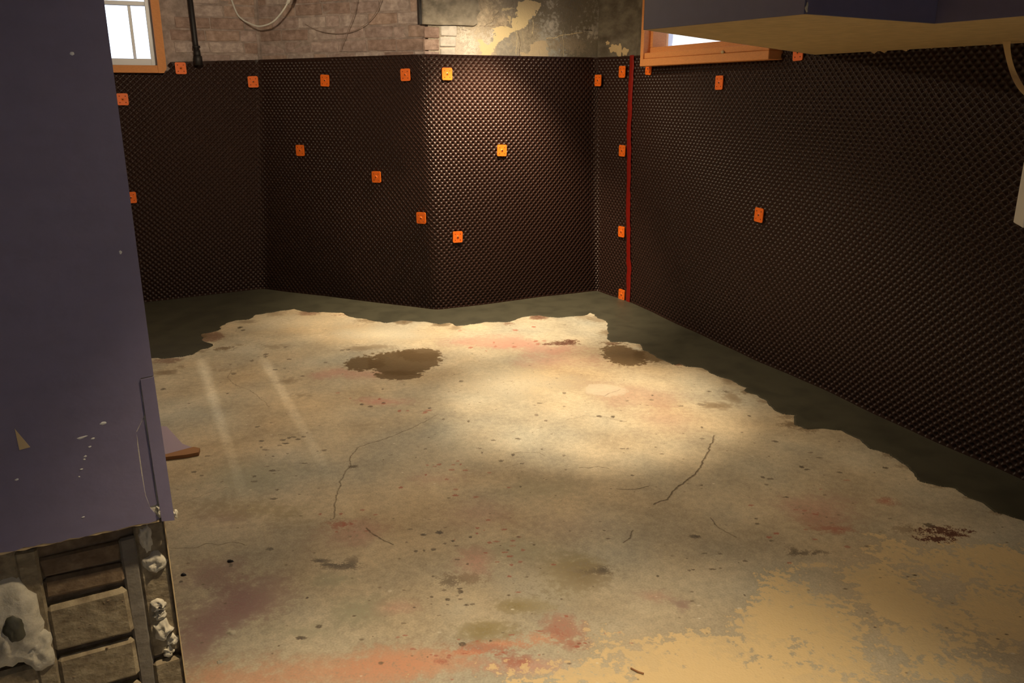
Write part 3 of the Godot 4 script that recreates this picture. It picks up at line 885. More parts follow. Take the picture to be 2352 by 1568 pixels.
func prism(poly: Array, z0: float, z1: float, bev := 0.0) -> ArrayMesh:
	# a flat outline in x, y, given depth along z
	var st := new_st()
	var pv := PackedVector2Array(poly)
	if Geometry2D.is_polygon_clockwise(pv):
		pv.reverse()
	var inner := pv
	if bev > 0.0:
		var off := Geometry2D.offset_polygon(pv, -bev)
		if off.size() == 1 and off[0].size() == pv.size():
			inner = pv
	var idx := Geometry2D.triangulate_polygon(pv)
	for i in range(0, idx.size(), 3):
		var a := pv[idx[i]]
		var b := pv[idx[i + 1]]
		var c := pv[idx[i + 2]]
		tri(st, Vector3(a.x, a.y, z1), Vector3(b.x, b.y, z1), Vector3(c.x, c.y, z1), Vector3.BACK * signf(z1 - z0))
		tri(st, Vector3(a.x, a.y, z0), Vector3(b.x, b.y, z0), Vector3(c.x, c.y, z0), Vector3.FORWARD * signf(z1 - z0))
	for i in pv.size():
		var a := pv[i]
		var b := pv[(i + 1) % pv.size()]
		var d := b - a
		quad(st, Vector3(a.x, a.y, z0), Vector3(b.x, b.y, z0), Vector3(b.x, b.y, z1), Vector3(a.x, a.y, z1), Vector3(d.y, -d.x, 0))
	st.generate_normals()
	return st.commit()


func lump(rx: float, ry: float, depth: float, sd: int, rough := 0.35, rings := 7, seg := 22) -> ArrayMesh:
	# a hand-smeared dab: ragged outline, uneven back, bulging along z
	var n := FastNoiseLite.new()
	n.seed = sd
	n.frequency = 0.45
	n.fractal_octaves = 3
	var st := SurfaceTool.new()
	st.begin(Mesh.PRIMITIVE_TRIANGLES)
	st.set_smooth_group(0)
	var g := []
	for i in rings + 1:
		var f := float(i) / rings
		var ring := []
		for k in seg:
			var a := TAU * k / seg
			var e := 1.0 + rough * n.get_noise_2d(cos(a) * 1.6, sin(a) * 1.6) * 1.3
			var h := sqrt(maxf(0.0, 1.0 - f * f)) * (1.0 + rough * 1.2 * n.get_noise_2d(cos(a) * f * 2.6 + 9.0, sin(a) * f * 2.6))
			ring.append(Vector3(cos(a) * rx * f * e, sin(a) * ry * f * e, depth * h - 0.002))
		g.append(ring)
	for i in rings:
		for k in seg:
			var l := (k + 1) % seg
			quad(st, g[i][k], g[i][l], g[i + 1][l], g[i + 1][k], Vector3.BACK)
	st.generate_normals()
	return st.commit()


func wall_frame(a: Vector2, b: Vector2) -> Transform3D:
	# local x along the wall, y up, z into the room
	var t := (b - a).normalized()
	return Transform3D(Basis(Vector3(t.x, 0, t.y), Vector3.UP, Vector3(-t.y, 0, t.x)), Vector3(a.x, 0, a.y))


# ------------------------------------------------------------------ the shell of the room
func shell() -> void:
	# hidden sides of the basement: left, front (behind the camera), ceiling
	var c := structure("ceiling", "plain plastered basement ceiling")
	part("ceiling_panel", plan_slab([Vector2(-5.2, 1.6), Vector2(-5.2, -5.35), Vector2(-3.15, -6.25), Vector2(-1.93, -6.80), Vector2(-0.60, -6.20), Vector2(0.66, -6.78), Vector2(1.05, -6.35), Vector2(2.95, -1.75), Vector2(4.6, 1.6)], CEIL, CEIL + 0.12), M.ceiling, c)
	var l := structure("wall_left", "plain basement wall on the left, behind the partition")
	part("wall_core", box_mesh(Vector3(-5.2, 0, -6.2), Vector3(-5.0, CEIL + 0.1, 1.5)), M.plaster, l)
	var nook := wall_frame(Vector2(-5.1, -5.18), Vector2(-3.094, -6.057))
	part("wall_core", box_mesh(Vector3(-0.1, 0, -0.24), Vector3(2.21, CEIL + 0.1, -0.022)), M.plaster, l, nook)
	var f := structure("wall_front", "plain basement wall behind the camera")
	var st := new_st()
	for q in [[-5.2, 0.15, 0.0, CEIL + 0.1], [2.15, 4.6, 0.0, CEIL + 0.1], [0.15, 2.15, 2.10, CEIL + 0.1]]:
		box_into(st, Vector3(q[0], q[2], 1.4), Vector3(q[1], q[3], 1.6))
	st.generate_normals()
	part("wall_core", st.commit(), M.plaster, f)
	var d := structure("added_door_1", "glazed garden door added unseen behind the camera as fill light")  # unseen door, put in and widened to give cool fill light
	for q in [[0.15, 0.21, 0.0, 2.10], [2.09, 2.15, 0.0, 2.10], [0.21, 2.09, 0.0, 0.12], [0.21, 2.09, 2.04, 2.10], [1.10, 1.16, 0.12, 2.04]]:
		part("door_frame", box_mesh(Vector3(q[0], q[2], 1.46), Vector3(q[1], q[3], 1.51), 0.004), M.vinyl, d)
	part("pane", box_mesh(Vector3(0.21, 0.12, 1.483), Vector3(1.10, 2.04, 1.488)), M.glass, d)
	part("pane", box_mesh(Vector3(1.16, 0.12, 1.483), Vector3(2.09, 2.04, 1.488)), M.glass, d)
	part("handle", tube([Vector3(1.13, 1.02, 1.455), Vector3(1.13, 1.02, 1.43), Vector3(1.20, 1.02, 1.425)], 0.008, 8), M.steel, d)
	# sheer curtains added out of view, gaps shaped to pass two sun streaks
	var sheer := mat(Color8(236, 238, 242), 0.9)
	sheer.backlight_enabled = true
	sheer.backlight = Color(0.60, 0.62, 0.645)
	for cu in [[0.08, 0.08, 0.898, 0.932, "added sheer white cloth left of the sun slits at the unseen garden door"], [0.964, 0.932, 1.278, 1.309, "narrow sheer white cloth added between the two sun slits at the unseen garden door"], [1.344, 1.313, 2.22, 2.22, "added sheer white cloth right of the sun slits at the unseen garden door"]]:
		var cs := SurfaceTool.new()
		cs.begin(Mesh.PRIMITIVE_TRIANGLES)
		cs.set_smooth_group(0)
		var n := int((cu[2] - cu[0]) / 0.012)
		var lows := [0.02, 1.25, 2.20] if cu[0] < 0.9 else [0.02, 1.45, 2.20]
		for r in 2:
			for k in n:
				var ws := []
				for m in [[k, r], [k + 1, r], [k + 1, r + 1], [k, r + 1]]:
					var t: float = float(m[0]) / n
					var x: float = lerpf(cu[0], cu[2], t) if m[1] == 2 else lerpf(cu[1], cu[3], t)
					ws.append(Vector3(x, lows[m[1]], 1.33 + 0.016 * sin(x * 62.0)))
				quad(cs, ws[0], ws[1], ws[2], ws[3], Vector3.FORWARD)
		cs.generate_normals()
		var ob := thing("added_curtain", cu[4], "added_curtain", Vector3.ZERO, "added sheer curtains at the garden door")
		part("curtain_cloth", cs.commit(), sheer, ob)


func plan_slab(pts: Array, y0: float, y1: float) -> ArrayMesh:
	var poly := []
	for q in pts:
		poly.append(Vector2(q.x, -q.y))
	var m := prism(poly, y0, y1)
	var st := SurfaceTool.new()
	st.begin(Mesh.PRIMITIVE_TRIANGLES)
	st.append_from(m, 0, Transform3D(Basis(Vector3.RIGHT, -PI / 2), Vector3.ZERO))
	return st.commit()


func leaning_core(st: SurfaceTool, i: int, back: float, y_split: float, holes: Array, thick := 0.22) -> void:
	# face of a wall behind the membrane: leans with it up to y_split, upright above; holes are [s0, s1, y0, y1] in the upper frame
	var fr := wall_frame(TOP[i], TOP[i + 1])
	var length: float = (TOP[i + 1] - TOP[i]).length()
	var fb := wall_frame(BOT[i], BOT[i + 1])
	var lb: float = (BOT[i + 1] - BOT[i]).length()
	var n := fr.basis.z
	var deep := back - 0.04
	var e0 := 0.0 if i == 2 else 0.05
	var e1 := 0.0 if i == 1 else 0.05
	quad(st, fb * Vector3(-e0, 0, deep), fb * Vector3(lb + e1, 0, deep), fr * Vector3(length + e1, y_split, deep), fr * Vector3(-e0, y_split, deep), n)
	quad(st, fr * Vector3(-e0, y_split, deep), fr * Vector3(length + e1, y_split, deep), fr * Vector3(length + e1, y_split, back), fr * Vector3(-e0, y_split, back), Vector3.DOWN)
	var xs := [-e0, length + e1]
	var ys := [y_split, CEIL + 0.12]
	for h in holes:
		xs.append_array([h[0], h[1]])
		ys.append_array([h[2], h[3]])
	xs.sort()
	ys.sort()
	for a in xs.size() - 1:
		for b in ys.size() - 1:
			var mid := Vector2((xs[a] + xs[a + 1]) / 2.0, (ys[b] + ys[b + 1]) / 2.0)
			var open := false
			for h in holes:
				if mid.x > h[0] and mid.x < h[1] and mid.y > h[2] and mid.y < h[3]:
					open = true
			if not open:
				quad(st, fr * Vector3(xs[a], ys[b], back), fr * Vector3(xs[a + 1], ys[b], back), fr * Vector3(xs[a + 1], ys[b + 1], back), fr * Vector3(xs[a], ys[b + 1], back), n)
				quad(st, fr * Vector3(xs[a], ys[b], back - thick), fr * Vector3(xs[a + 1], ys[b], back - thick), fr * Vector3(xs[a + 1], ys[b + 1], back - thick), fr * Vector3(xs[a], ys[b + 1], back - thick), -n)
	for h in holes:
		var a := Vector3(h[0], h[2], back)
		var b := Vector3(h[1], h[2], back)
		var c := Vector3(h[1], h[3], back)
		var d := Vector3(h[0], h[3], back)
		var o := Vector3(0, 0, -thick)
		quad(st, fr * a, fr * b, fr * (b + o), fr * (a + o), Vector3.UP)
		quad(st, fr * d, fr * c, fr * (c + o), fr * (d + o), Vector3.DOWN)
		quad(st, fr * a, fr * d, fr * (d + o), fr * (a + o), fr.basis.x)
		quad(st, fr * b, fr * c, fr * (c + o), fr * (b + o), -fr.basis.x)


# ------------------------------------------------------------------ painted surfaces (what the slab and the plaster are stained with)
class Tile:
	var w: int
	var h: int
	var x0: float
	var z0: float
	var res: float
	var px := PackedByteArray()
	var rough := PackedByteArray()
	var hgt := PackedByteArray()
	var n1: PackedByteArray
	var n2: PackedByteArray
	var n3: PackedByteArray
	var n4: PackedByteArray

	func noise(freq: float, oct: int, sd: int, stretch := 1.0) -> PackedByteArray:
		var n := FastNoiseLite.new()
		n.seed = sd
		n.noise_type = FastNoiseLite.TYPE_SIMPLEX_SMOOTH
		n.fractal_octaves = oct
		n.fractal_gain = 0.55
		n.frequency = freq * res
		n.offset = Vector3(x0 / res, z0 / res, 0)
		var im := n.get_image(w, h, false, false, false)
		return im.get_data()

	func setup(ax: float, az: float, bx: float, bz: float, width: int) -> void:
		x0 = ax
		z0 = az
		w = width
		res = (bx - ax) / w
		h = int(round((bz - az) / res))
		px.resize(w * h * 3)
		rough.resize(w * h)
		hgt.resize(w * h)
		n1 = noise(2.2, 5, 31)
		n2 = noise(26.0, 4, 32)
		n3 = noise(0.9, 3, 33)
		n4 = noise(110.0, 3, 34)

	func base(c: Color, k1: float, k2: float, warm: float, rg: int) -> void:
		var r := c.r * 255.0
		var g := c.g * 255.0
		var b := c.b * 255.0
		for i in w * h:
			var v := 1.0 + (n1[i] - 128) * k1 + (n2[i] - 128) * k2 + (n4[i] - 128) * 0.0008
			var t := (n3[i] - 128) * warm
			px[3 * i] = clampi(int(r * v + t), 0, 255)
			px[3 * i + 1] = clampi(int(g * v), 0, 255)
			px[3 * i + 2] = clampi(int(b * v - t), 0, 255)
			hgt[i] = clampi(140 + ((n2[i] - 128) >> 3) + ((n4[i] - 128) >> 3), 0, 255)
		rough.fill(rg)

	func stain(cx: float, cz: float, rx: float, rz: float, c: Color, al: float, edge: float, amp: float, rg := -1.0) -> void:
		var grow := 1.0 + amp * 0.5
		var i0 := maxi(0, int((cx - rx * grow - x0) / res))
		var i1 := mini(w - 1, int((cx + rx * grow - x0) / res) + 1)
		var j0 := maxi(0, int((cz - rz * grow - z0) / res))
		var j1 := mini(h - 1, int((cz + rz * grow - z0) / res) + 1)
		var r := c.r * 255.0
		var g := c.g * 255.0
		var b := c.b * 255.0
		var small := minf(rx, rz) < 0.05
		for j in range(j0, j1 + 1):
			var v := (z0 + j * res - cz) / rz
			v *= v
			for i in range(i0, i1 + 1):
				var u := (x0 + i * res - cx) / rx
				var k := j * w + i
				var nz := ((n2[k] - 128) * 0.007 + (n4[k] - 128) * 0.006) if small else (n1[k] - 128) * 0.007 + (n2[k] - 128) * 0.0045 + (n4[k] - 128) * 0.0015
				var d := sqrt(u * u + v) + nz * amp
				if d < 1.0:
					var a := minf(1.0, (1.0 - d) / edge)
					a = a * a * (3.0 - 2.0 * a) * al
					if edge > 0.3:
						a *= clampf(1.0 + (n2[k] - 128) * 0.006 + (n4[k] - 128) * 0.005, 0.3, 1.2)
					px[3 * k] = int(lerpf(px[3 * k], r, a))
					px[3 * k + 1] = int(lerpf(px[3 * k + 1], g, a))
					px[3 * k + 2] = int(lerpf(px[3 * k + 2], b, a))
					if rg >= 0.0:
						rough[k] = int(lerpf(rough[k], rg * 255.0, a))

	func polygon(pts: PackedVector2Array, c: Color, al: float) -> void:
		var box := Rect2(pts[0], Vector2.ZERO)
		for p in pts:
			box = box.expand(p)
		for j in range(maxi(0, int((box.position.y - z0) / res)), mini(h, int((box.end.y - z0) / res) + 1)):
			for i in range(maxi(0, int((box.position.x - x0) / res)), mini(w, int((box.end.x - x0) / res) + 1)):
				var k := j * w + i
				var q := Vector2(x0 + i * res + (n2[k] - 128) * 0.00022, z0 + j * res + (n1[k] - 128) * 0.00025)
				if Geometry2D.is_point_in_polygon(q, pts):
					px[3 * k] = int(lerpf(px[3 * k], c.r * 255.0, al))
					px[3 * k + 1] = int(lerpf(px[3 * k + 1], c.g * 255.0, al))
					px[3 * k + 2] = int(lerpf(px[3 * k + 2], c.b * 255.0, al))

	func line(pts: PackedVector2Array, width: float, c: Color, al: float, deep: int, jit: FastNoiseLite) -> void:
		for s in pts.size() - 1:
			var a := pts[s]
			var b := pts[s + 1]
			var n := maxi(2, int(a.distance_to(b) / (res * 0.7)))
			for m in n:
				var p := a.lerp(b, float(m) / n)
				p += Vector2(jit.get_noise_2d(p.x * 9.0, p.y * 9.0), jit.get_noise_2d(p.x * 9.0 + 50.0, p.y * 9.0)) * 0.014
				var wd := width * (0.55 + 0.9 * absf(jit.get_noise_2d(p.x * 25.0, p.y * 25.0 + 90.0)))
				var rr := maxf(wd, res * 0.75)
				var i0 := int((p.x - rr - x0) / res)
				var i1 := int((p.x + rr - x0) / res) + 1
				var j0 := int((p.y - rr - z0) / res)
				var j1 := int((p.y + rr - z0) / res) + 1
				for j in range(maxi(0, j0), mini(h, j1 + 1)):
					for i in range(maxi(0, i0), mini(w, i1 + 1)):
						var d := Vector2(x0 + i * res, z0 + j * res).distance_to(p) / rr
						if d < 1.0:
							var k := j * w + i
							var t := al * (1.0 - d) * 0.5
							px[3 * k] = int(lerpf(px[3 * k], c.r * 255.0, t))
							px[3 * k + 1] = int(lerpf(px[3 * k + 1], c.g * 255.0, t))
							px[3 * k + 2] = int(lerpf(px[3 * k + 2], c.b * 255.0, t))
							hgt[k] = mini(hgt[k], 140 - int(deep * (1.0 - d)))

	func texture(which: int) -> ImageTexture:
		var im := Image.create_from_data(w, h, false, Image.FORMAT_RGB8 if which == 0 else Image.FORMAT_L8, [px, rough, hgt][which])
		return ImageTexture.create_from_image(im)


func floor_tile(ax: float, az: float, bx: float, bz: float, parent: Node3D) -> void:
	var t := Tile.new()
	t.setup(ax, az, bx, bz, 2048)
	t.base(Color8(176, 164, 141), 0.0013, 0.0007, 0.09, 200)
	var jit := FastNoiseLite.new()
	jit.seed = 5
	jit.frequency = 1.0
	for s in STAINS:
		t.stain(s[0], s[1], s[2], s[3], STAIN_COLORS[int(s[4])], s[5], s[6], s[7], WET[int(s[4])])
	# pits and crumbs scattered over the slab
	var r := RandomNumberGenerator.new()
	r.seed = 99
	for k in 1700:
		var x := r.randf_range(-3.2, 2.2)
		var z := r.randf_range(-6.6, -1.5)
		var s := r.randf_range(0.0015, 0.006) * (1.8 if k % 23 == 0 else 1.0)
		var dark := k % 5 != 0
		t.stain(x, z, s * r.randf_range(0.8, 1.8), s, Color8(96, 84, 68) if dark else Color8(226, 220, 204), r.randf_range(0.4, 0.85), 0.5, 0.4)
	# shallow trowel arcs
	for k in 46:
		var x := r.randf_range(-2.4, 1.8)
		var z := r.randf_range(-5.6, -1.7)
		var a := r.randf_range(-0.5, 0.5)
		var pts := PackedVector2Array()
		for m in 6:
			pts.append(Vector2(x + m * 0.07, z + sin(a + m * 0.12) * 0.07 * m * 0.6))
		t.line(pts, 0.002, Color8(132, 122, 106), 0.35, 14, jit)
	for c in CRACKS:
		var pts := PackedVector2Array()
		for i in range(1, c.size(), 2):
			pts.append(Vector2(c[i], c[i + 1]))
		t.line(pts, c[0] * 1.2, Color8(98, 84, 66), 0.6, 120, jit)
	var m := mat(Color.WHITE, 1.0)
	m.albedo_texture = t.texture(0)
	m.roughness_texture = t.texture(1)
	m.roughness_texture_channel = BaseMaterial3D.TEXTURE_CHANNEL_GRAYSCALE
	m.heightmap_enabled = true
	m.heightmap_texture = t.texture(2)
	m.heightmap_scale = 0.9
	m.texture_repeat = false
	var st := SurfaceTool.new()
	st.begin(Mesh.PRIMITIVE_TRIANGLES)
	for q in [[0, 0], [1, 0], [1, 1], [0, 0], [1, 1], [0, 1]]:
		st.set_normal(Vector3.UP)
		st.set_tangent(Plane(1, 0, 0, 1))
		st.set_uv(Vector2(q[0], q[1]))
		st.add_vertex(Vector3(lerpf(ax, bx, q[0]), 0, lerpf(az, bz, q[1])))
	part("concrete_slab", st.commit(), m, parent)


func floor_slab() -> void:
	var f := structure("floor", "old stained concrete basement floor with cracks and flaking yellow paint")
	floor_tile(-1.9, -3.8, 2.2, -1.4, f)
	floor_tile(-3.4, -7.1, 2.2, -3.8, f)
	var st := new_st()
	for q in [[-5.2, -7.1, -3.4, 1.6], [-3.4, -3.8, -1.9, 1.6], [-1.9, -1.4, 2.2, 1.6], [2.2, -7.1, 4.6, 1.6]]:
		quad(st, Vector3(q[0], 0, q[1]), Vector3(q[2], 0, q[1]), Vector3(q[2], 0, q[3]), Vector3(q[0], 0, q[3]), Vector3.UP)
	box_into(st, Vector3(-5.2, -0.12, -7.1), Vector3(4.6, -0.02, 1.6))
	st.generate_normals()
	part("concrete_slab", st.commit(), M.concrete, f)


func cement_strip() -> void:
	# fresh cement trowelled along the foot of the walls, a few millimetres thick, with a ragged edge
	var j := FastNoiseLite.new()
	j.seed = 77
	j.frequency = 9.0
	j.fractal_octaves = 4
	var edge := [Vector2(-2.9, -4.95), Vector2(-2.55, -4.80)]
	for i in range(0, CEMENT.size(), 2):
		edge.append(Vector2(CEMENT[i], CEMENT[i + 1]))
	edge.append_array([Vector2(2.03, -2.55), Vector2(2.16, -2.2), Vector2(2.36, -1.80)])
	var fine := PackedVector2Array()
	for i in edge.size() - 1:
		var a: Vector2 = edge[i]
		var b: Vector2 = edge[i + 1]
		var n := maxi(1, int(a.distance_to(b) / 0.012))
		for k in n:
			var p := a.lerp(b, float(k) / n)
			fine.append(p + Vector2(j.get_noise_2d(p.x, p.y), j.get_noise_2d(p.x + 31.0, p.y)) * 0.022)
	var poly := fine.duplicate()
	for p in [Vector2(2.69, -1.74), Vector2(0.91, -6.23), Vector2(0.70, -6.60), Vector2(-0.55, -5.965), Vector2(-2.05, -6.665), Vector2(-3.08, -6.03)]:
		poly.append(p)
	var st := new_st()
	var idx := Geometry2D.triangulate_polygon(poly)
	for i in range(0, idx.size(), 3):
		var v := []
		for k in 3:
			v.append(Vector3(poly[idx[i + k]].x, 0.0025, poly[idx[i + k]].y))
		tri(st, v[0], v[1], v[2], Vector3.UP)
	for i in fine.size() - 1:
		var a := fine[i]
		var b := fine[i + 1]
		var d := (b - a).orthogonal().normalized() * -0.014
		quad(st, Vector3(a.x, 0.0025, a.y), Vector3(b.x, 0.0025, b.y), Vector3(b.x + d.x, -0.001, b.y + d.y), Vector3(a.x + d.x, -0.001, a.y + d.y), Vector3(d.x, 0.05, d.y))
	st.generate_normals()
	var o := thing("cement_strip", "dark grey fresh cement smoothed along the foot of the membrane", "cement")
	part("cement_skim", st.commit(), M.cement, o)


# ------------------------------------------------------------------ dimpled membrane
var path_b := PackedVector2Array()
var path_t := PackedVector2Array()
var path_e := PackedFloat32Array()
var knot := PackedFloat32Array()
const STEP := 0.01

func trace_path() -> void:
	bulge_noise.seed = 12
	bulge_noise.frequency = 1.1
	bulge_noise.fractal_octaves = 2
	var rb := PackedVector2Array()
	var rt := PackedVector2Array()
	var re := PackedFloat32Array()
	for i in BOT.size() - 1:
		var n := int(BOT[i].distance_to(BOT[i + 1]) / STEP)
		knot.append(rb.size() * STEP)
		for k in n:
			var f := float(k) / n
			rb.append(BOT[i].lerp(BOT[i + 1], f))
			rt.append(TOP[i].lerp(TOP[i + 1], f))
			re.append(lerpf(EDGE[i], EDGE[i + 1], f))
	knot.append(rb.size() * STEP)
	var r := 5
	for i in rb.size():
		var sb := Vector2.ZERO
		var s2 := Vector2.ZERO
		var n := 0
		for k in range(maxi(0, i - r), mini(rb.size(), i + r + 1)):
			sb += rb[k]
			s2 += rt[k]
			n += 1
		path_b.append(sb / n)
		path_t.append(s2 / n)
	path_e = re


func bulge(p: Vector3) -> float:
	return 0.006 + 0.024 * bulge_noise.get_noise_3d(p.x, p.y * 0.8, p.z) * clampf((1.80 - p.y) / 0.25, 0.0, 1.0)


func on_sheet(s: float, y: float) -> Vector3:
	var f := clampf(s / STEP, 0.0, path_b.size() - 2.001)
	var i := int(f)
	f -= i
	var w := y / 1.8
	var q := path_b[i].lerp(path_b[i + 1], f) * (1.0 - w) + path_t[i].lerp(path_t[i + 1], f) * w
	var p := Vector3(q.x, y, q.y)
	return p + sheet_normal(s) * bulge(p)


func sheet_normal(s: float) -> Vector3:
	var i := clampi(int(s / STEP), 3, path_b.size() - 4)
	var d := (path_b[i + 3] - path_b[i - 3]).normalized()
	return Vector3(-d.y, 0, d.x)


func membrane_mesh(s0: float, s1: float, lift: float) -> ArrayMesh:
	var pitch := 0.04
	var V := PackedVector3Array()
	var N := PackedVector3Array()
	var I := PackedInt32Array()
	var circle := []
	for k in 8:
		circle.append(Vector2(cos(TAU * k / 8.0), sin(TAU * k / 8.0)))
	var rows := int(1.82 / (pitch / 2.0)) + 1
	var cols := int((s1 - s0) / pitch) + 1
	for j in rows:
		for i in cols:
			var s := s0 + (i + 0.5 * (j & 1)) * pitch
			var y := j * pitch / 2.0
			var top := path_e[clampi(int(s / STEP), 0, path_e.size() - 1)]
			if s < 0.61:
				top = minf(top, 1.70)               # cut out under the window
			if y - pitch / 2.0 >= top:
				continue
			var at := V.size()
			var n := sheet_normal(s)
			var c := Vector3.ZERO
			for k in 8:
				# corners and edge middles of the diamond cell
				var u: Vector2 = circle[k]
				if k & 1:
					u = Vector2(signf(u.x), signf(u.y)) * 0.5
				var ss := clampf(s + u.x * pitch / 2.0, s0, s1)
				var q := on_sheet(ss, clampf(y + u.y * pitch / 2.0, 0.0, top)) + n * lift
				V.append(q)
				N.append(sheet_normal(ss))
				if k & 1 == 0:
					c += q * 0.25
			var cup := y > 0.012 and y < top - 0.012 and s > s0 + 0.01 and s < s1 - 0.01
			var tx := Vector3(n.z, 0, -n.x)
			if not cup:
				V.append(c)
				N.append(n)
				for k in 8:
					I.append_array(PackedInt32Array([at + 8, at + (k + 1) % 8, at + k]))
				continue
			for ring in 2:
				var r := 0.0122 if ring == 0 else 0.0070
				var dp := 0.0012 if ring == 0 else 0.0085
				var tilt := 0.75 if ring == 0 else 0.80
				for k in 8:
					var u: Vector2 = circle[k]
					var rad := tx * u.x + Vector3.UP * u.y
					V.append(c + rad * r - n * dp)
					N.append((n - rad * tilt).normalized())
			V.append(c - n * 0.0095)
			N.append(n)
			for k in 8:
				var l := (k + 1) % 8
				for ring in 2:
					var o := at + ring * 8
					I.append_array(PackedInt32Array([o + k, o + 8 + k, o + l, o + l, o + 8 + k, o + 8 + l]))
				I.append_array(PackedInt32Array([at + 16 + k, at + 24, at + 16 + l]))
	var a := []
	a.resize(Mesh.ARRAY_MAX)
	a[Mesh.ARRAY_VERTEX] = V
	a[Mesh.ARRAY_NORMAL] = N
	a[Mesh.ARRAY_INDEX] = I
	var m := ArrayMesh.new()
	m.add_surface_from_arrays(Mesh.PRIMITIVE_TRIANGLES, a)
	return m


func membranes() -> void:
	trace_path()
	var seam: float = knot[4]
	var o := thing("dimpled_membrane", "dark brown dimpled plastic membrane wrapped around the back corners", "membrane")
	part("dimpled_sheet", membrane_mesh(0.0, seam + 0.03, 0.0), M.membrane, o)
	o = thing("dimpled_membrane", "dark brown dimpled plastic membrane along the right wall below the soffit", "membrane")
	part("dimpled_sheet", membrane_mesh(seam - 0.03, knot[5] - 0.02, 0.006), M.membrane, o)
	# red sheathing tape over the seam, puckered
	var st := SurfaceTool.new()
	st.begin(Mesh.PRIMITIVE_TRIANGLES)
	st.set_smooth_group(0)
	var w := FastNoiseLite.new()
	w.seed = 41
	w.frequency = 3.0
	var rows := 70
	var g := []
	for k in rows + 1:
		var y := 1.805 * k / rows
		var ctr := seam + 0.010 + 0.012 * w.get_noise_1d(y * 2.0)
		var half := 0.026 + 0.006 * w.get_noise_1d(y * 3.0 + 20.0)
		var row := []
		for m in 5:
			var u := m / 2.0 - 1.0
			var s := ctr + u * half
			row.append(on_sheet(s, minf(y, 1.80)) + sheet_normal(seam) * (0.010 + 0.004 * w.get_noise_2d(y * 6.0, u * 3.0) + 0.004 * (1.0 - u * u)) + Vector3(0, y - minf(y, 1.80), 0))
		g.append(row)
	for k in rows:
		for m in 4:
			quad(st, g[k][m], g[k][m + 1], g[k + 1][m + 1], g[k + 1][m], sheet_normal(seam))
	st.generate_normals()
	o = thing("seam_tape", "puckered red tape running down the membrane seam beside the corner", "tape")
	part("tape_band", st.commit(), M.tape, o)


# ------------------------------------------------------------------ brick and plaster above the membrane
func brick_mesh(length: float, height: float) -> ArrayMesh:
	return box_mesh(Vector3(-length / 2.0, -height / 2.0, -0.05), Vector3(length / 2.0, height / 2.0, 0.0), 0.004, 0.003)


func lay_bricks(wall: Node3D, fr: Transform3D, s0: float, s1: float, gap: Array) -> void:
	var course := 0.0845
	var stretch := []
	var header := []
	for k in 5:
		stretch.append(brick_mesh(0.236, 0.075))
		header.append(brick_mesh(0.112, 0.075))
	var y := 1.7815
	var row := 0
	while y < CEIL - 0.02:
		var s := s0 - (0.12 if row % 2 else 0.0) - 0.02 * (row % 3)
		var k := 0
		while s < s1:
			var head := (row * 3 + k * 5) % 7 == 3
			var length := 0.112 if head else 0.236
			var mid := s + length / 2.0
			var lo := maxf(s, s0)
			var hi := minf(s + length, s1)
			var inside := true
			for g in gap:
				if hi > g[0] - 0.02 and lo < g[1] + 0.02 and y + 0.035 > g[2] and y - 0.035 < g[3]:
					inside = false
			if inside and hi - lo > 0.05:
				var mesh: ArrayMesh
				if hi - lo < length - 0.002:
					mesh = brick_mesh(hi - lo, 0.075)
					mid = (lo + hi) / 2.0
				else:
					mesh = header[rng.randi() % 5] if head else stretch[rng.randi() % 5]
				var turn := Basis(Vector3.BACK, rng.randf_range(-0.012, 0.012)) * Basis(Vector3.UP, rng.randf_range(-0.012, 0.012))
				part("brick", mesh, M.brick[rng.randi() % 5], wall, fr * Transform3D(turn, Vector3(mid, y + rng.randf_range(-0.003, 0.003), -0.0185 + rng.randf_range(-0.002, 0.002))))
			s += length + 0.008
			k += 1
		y += course
		row += 1


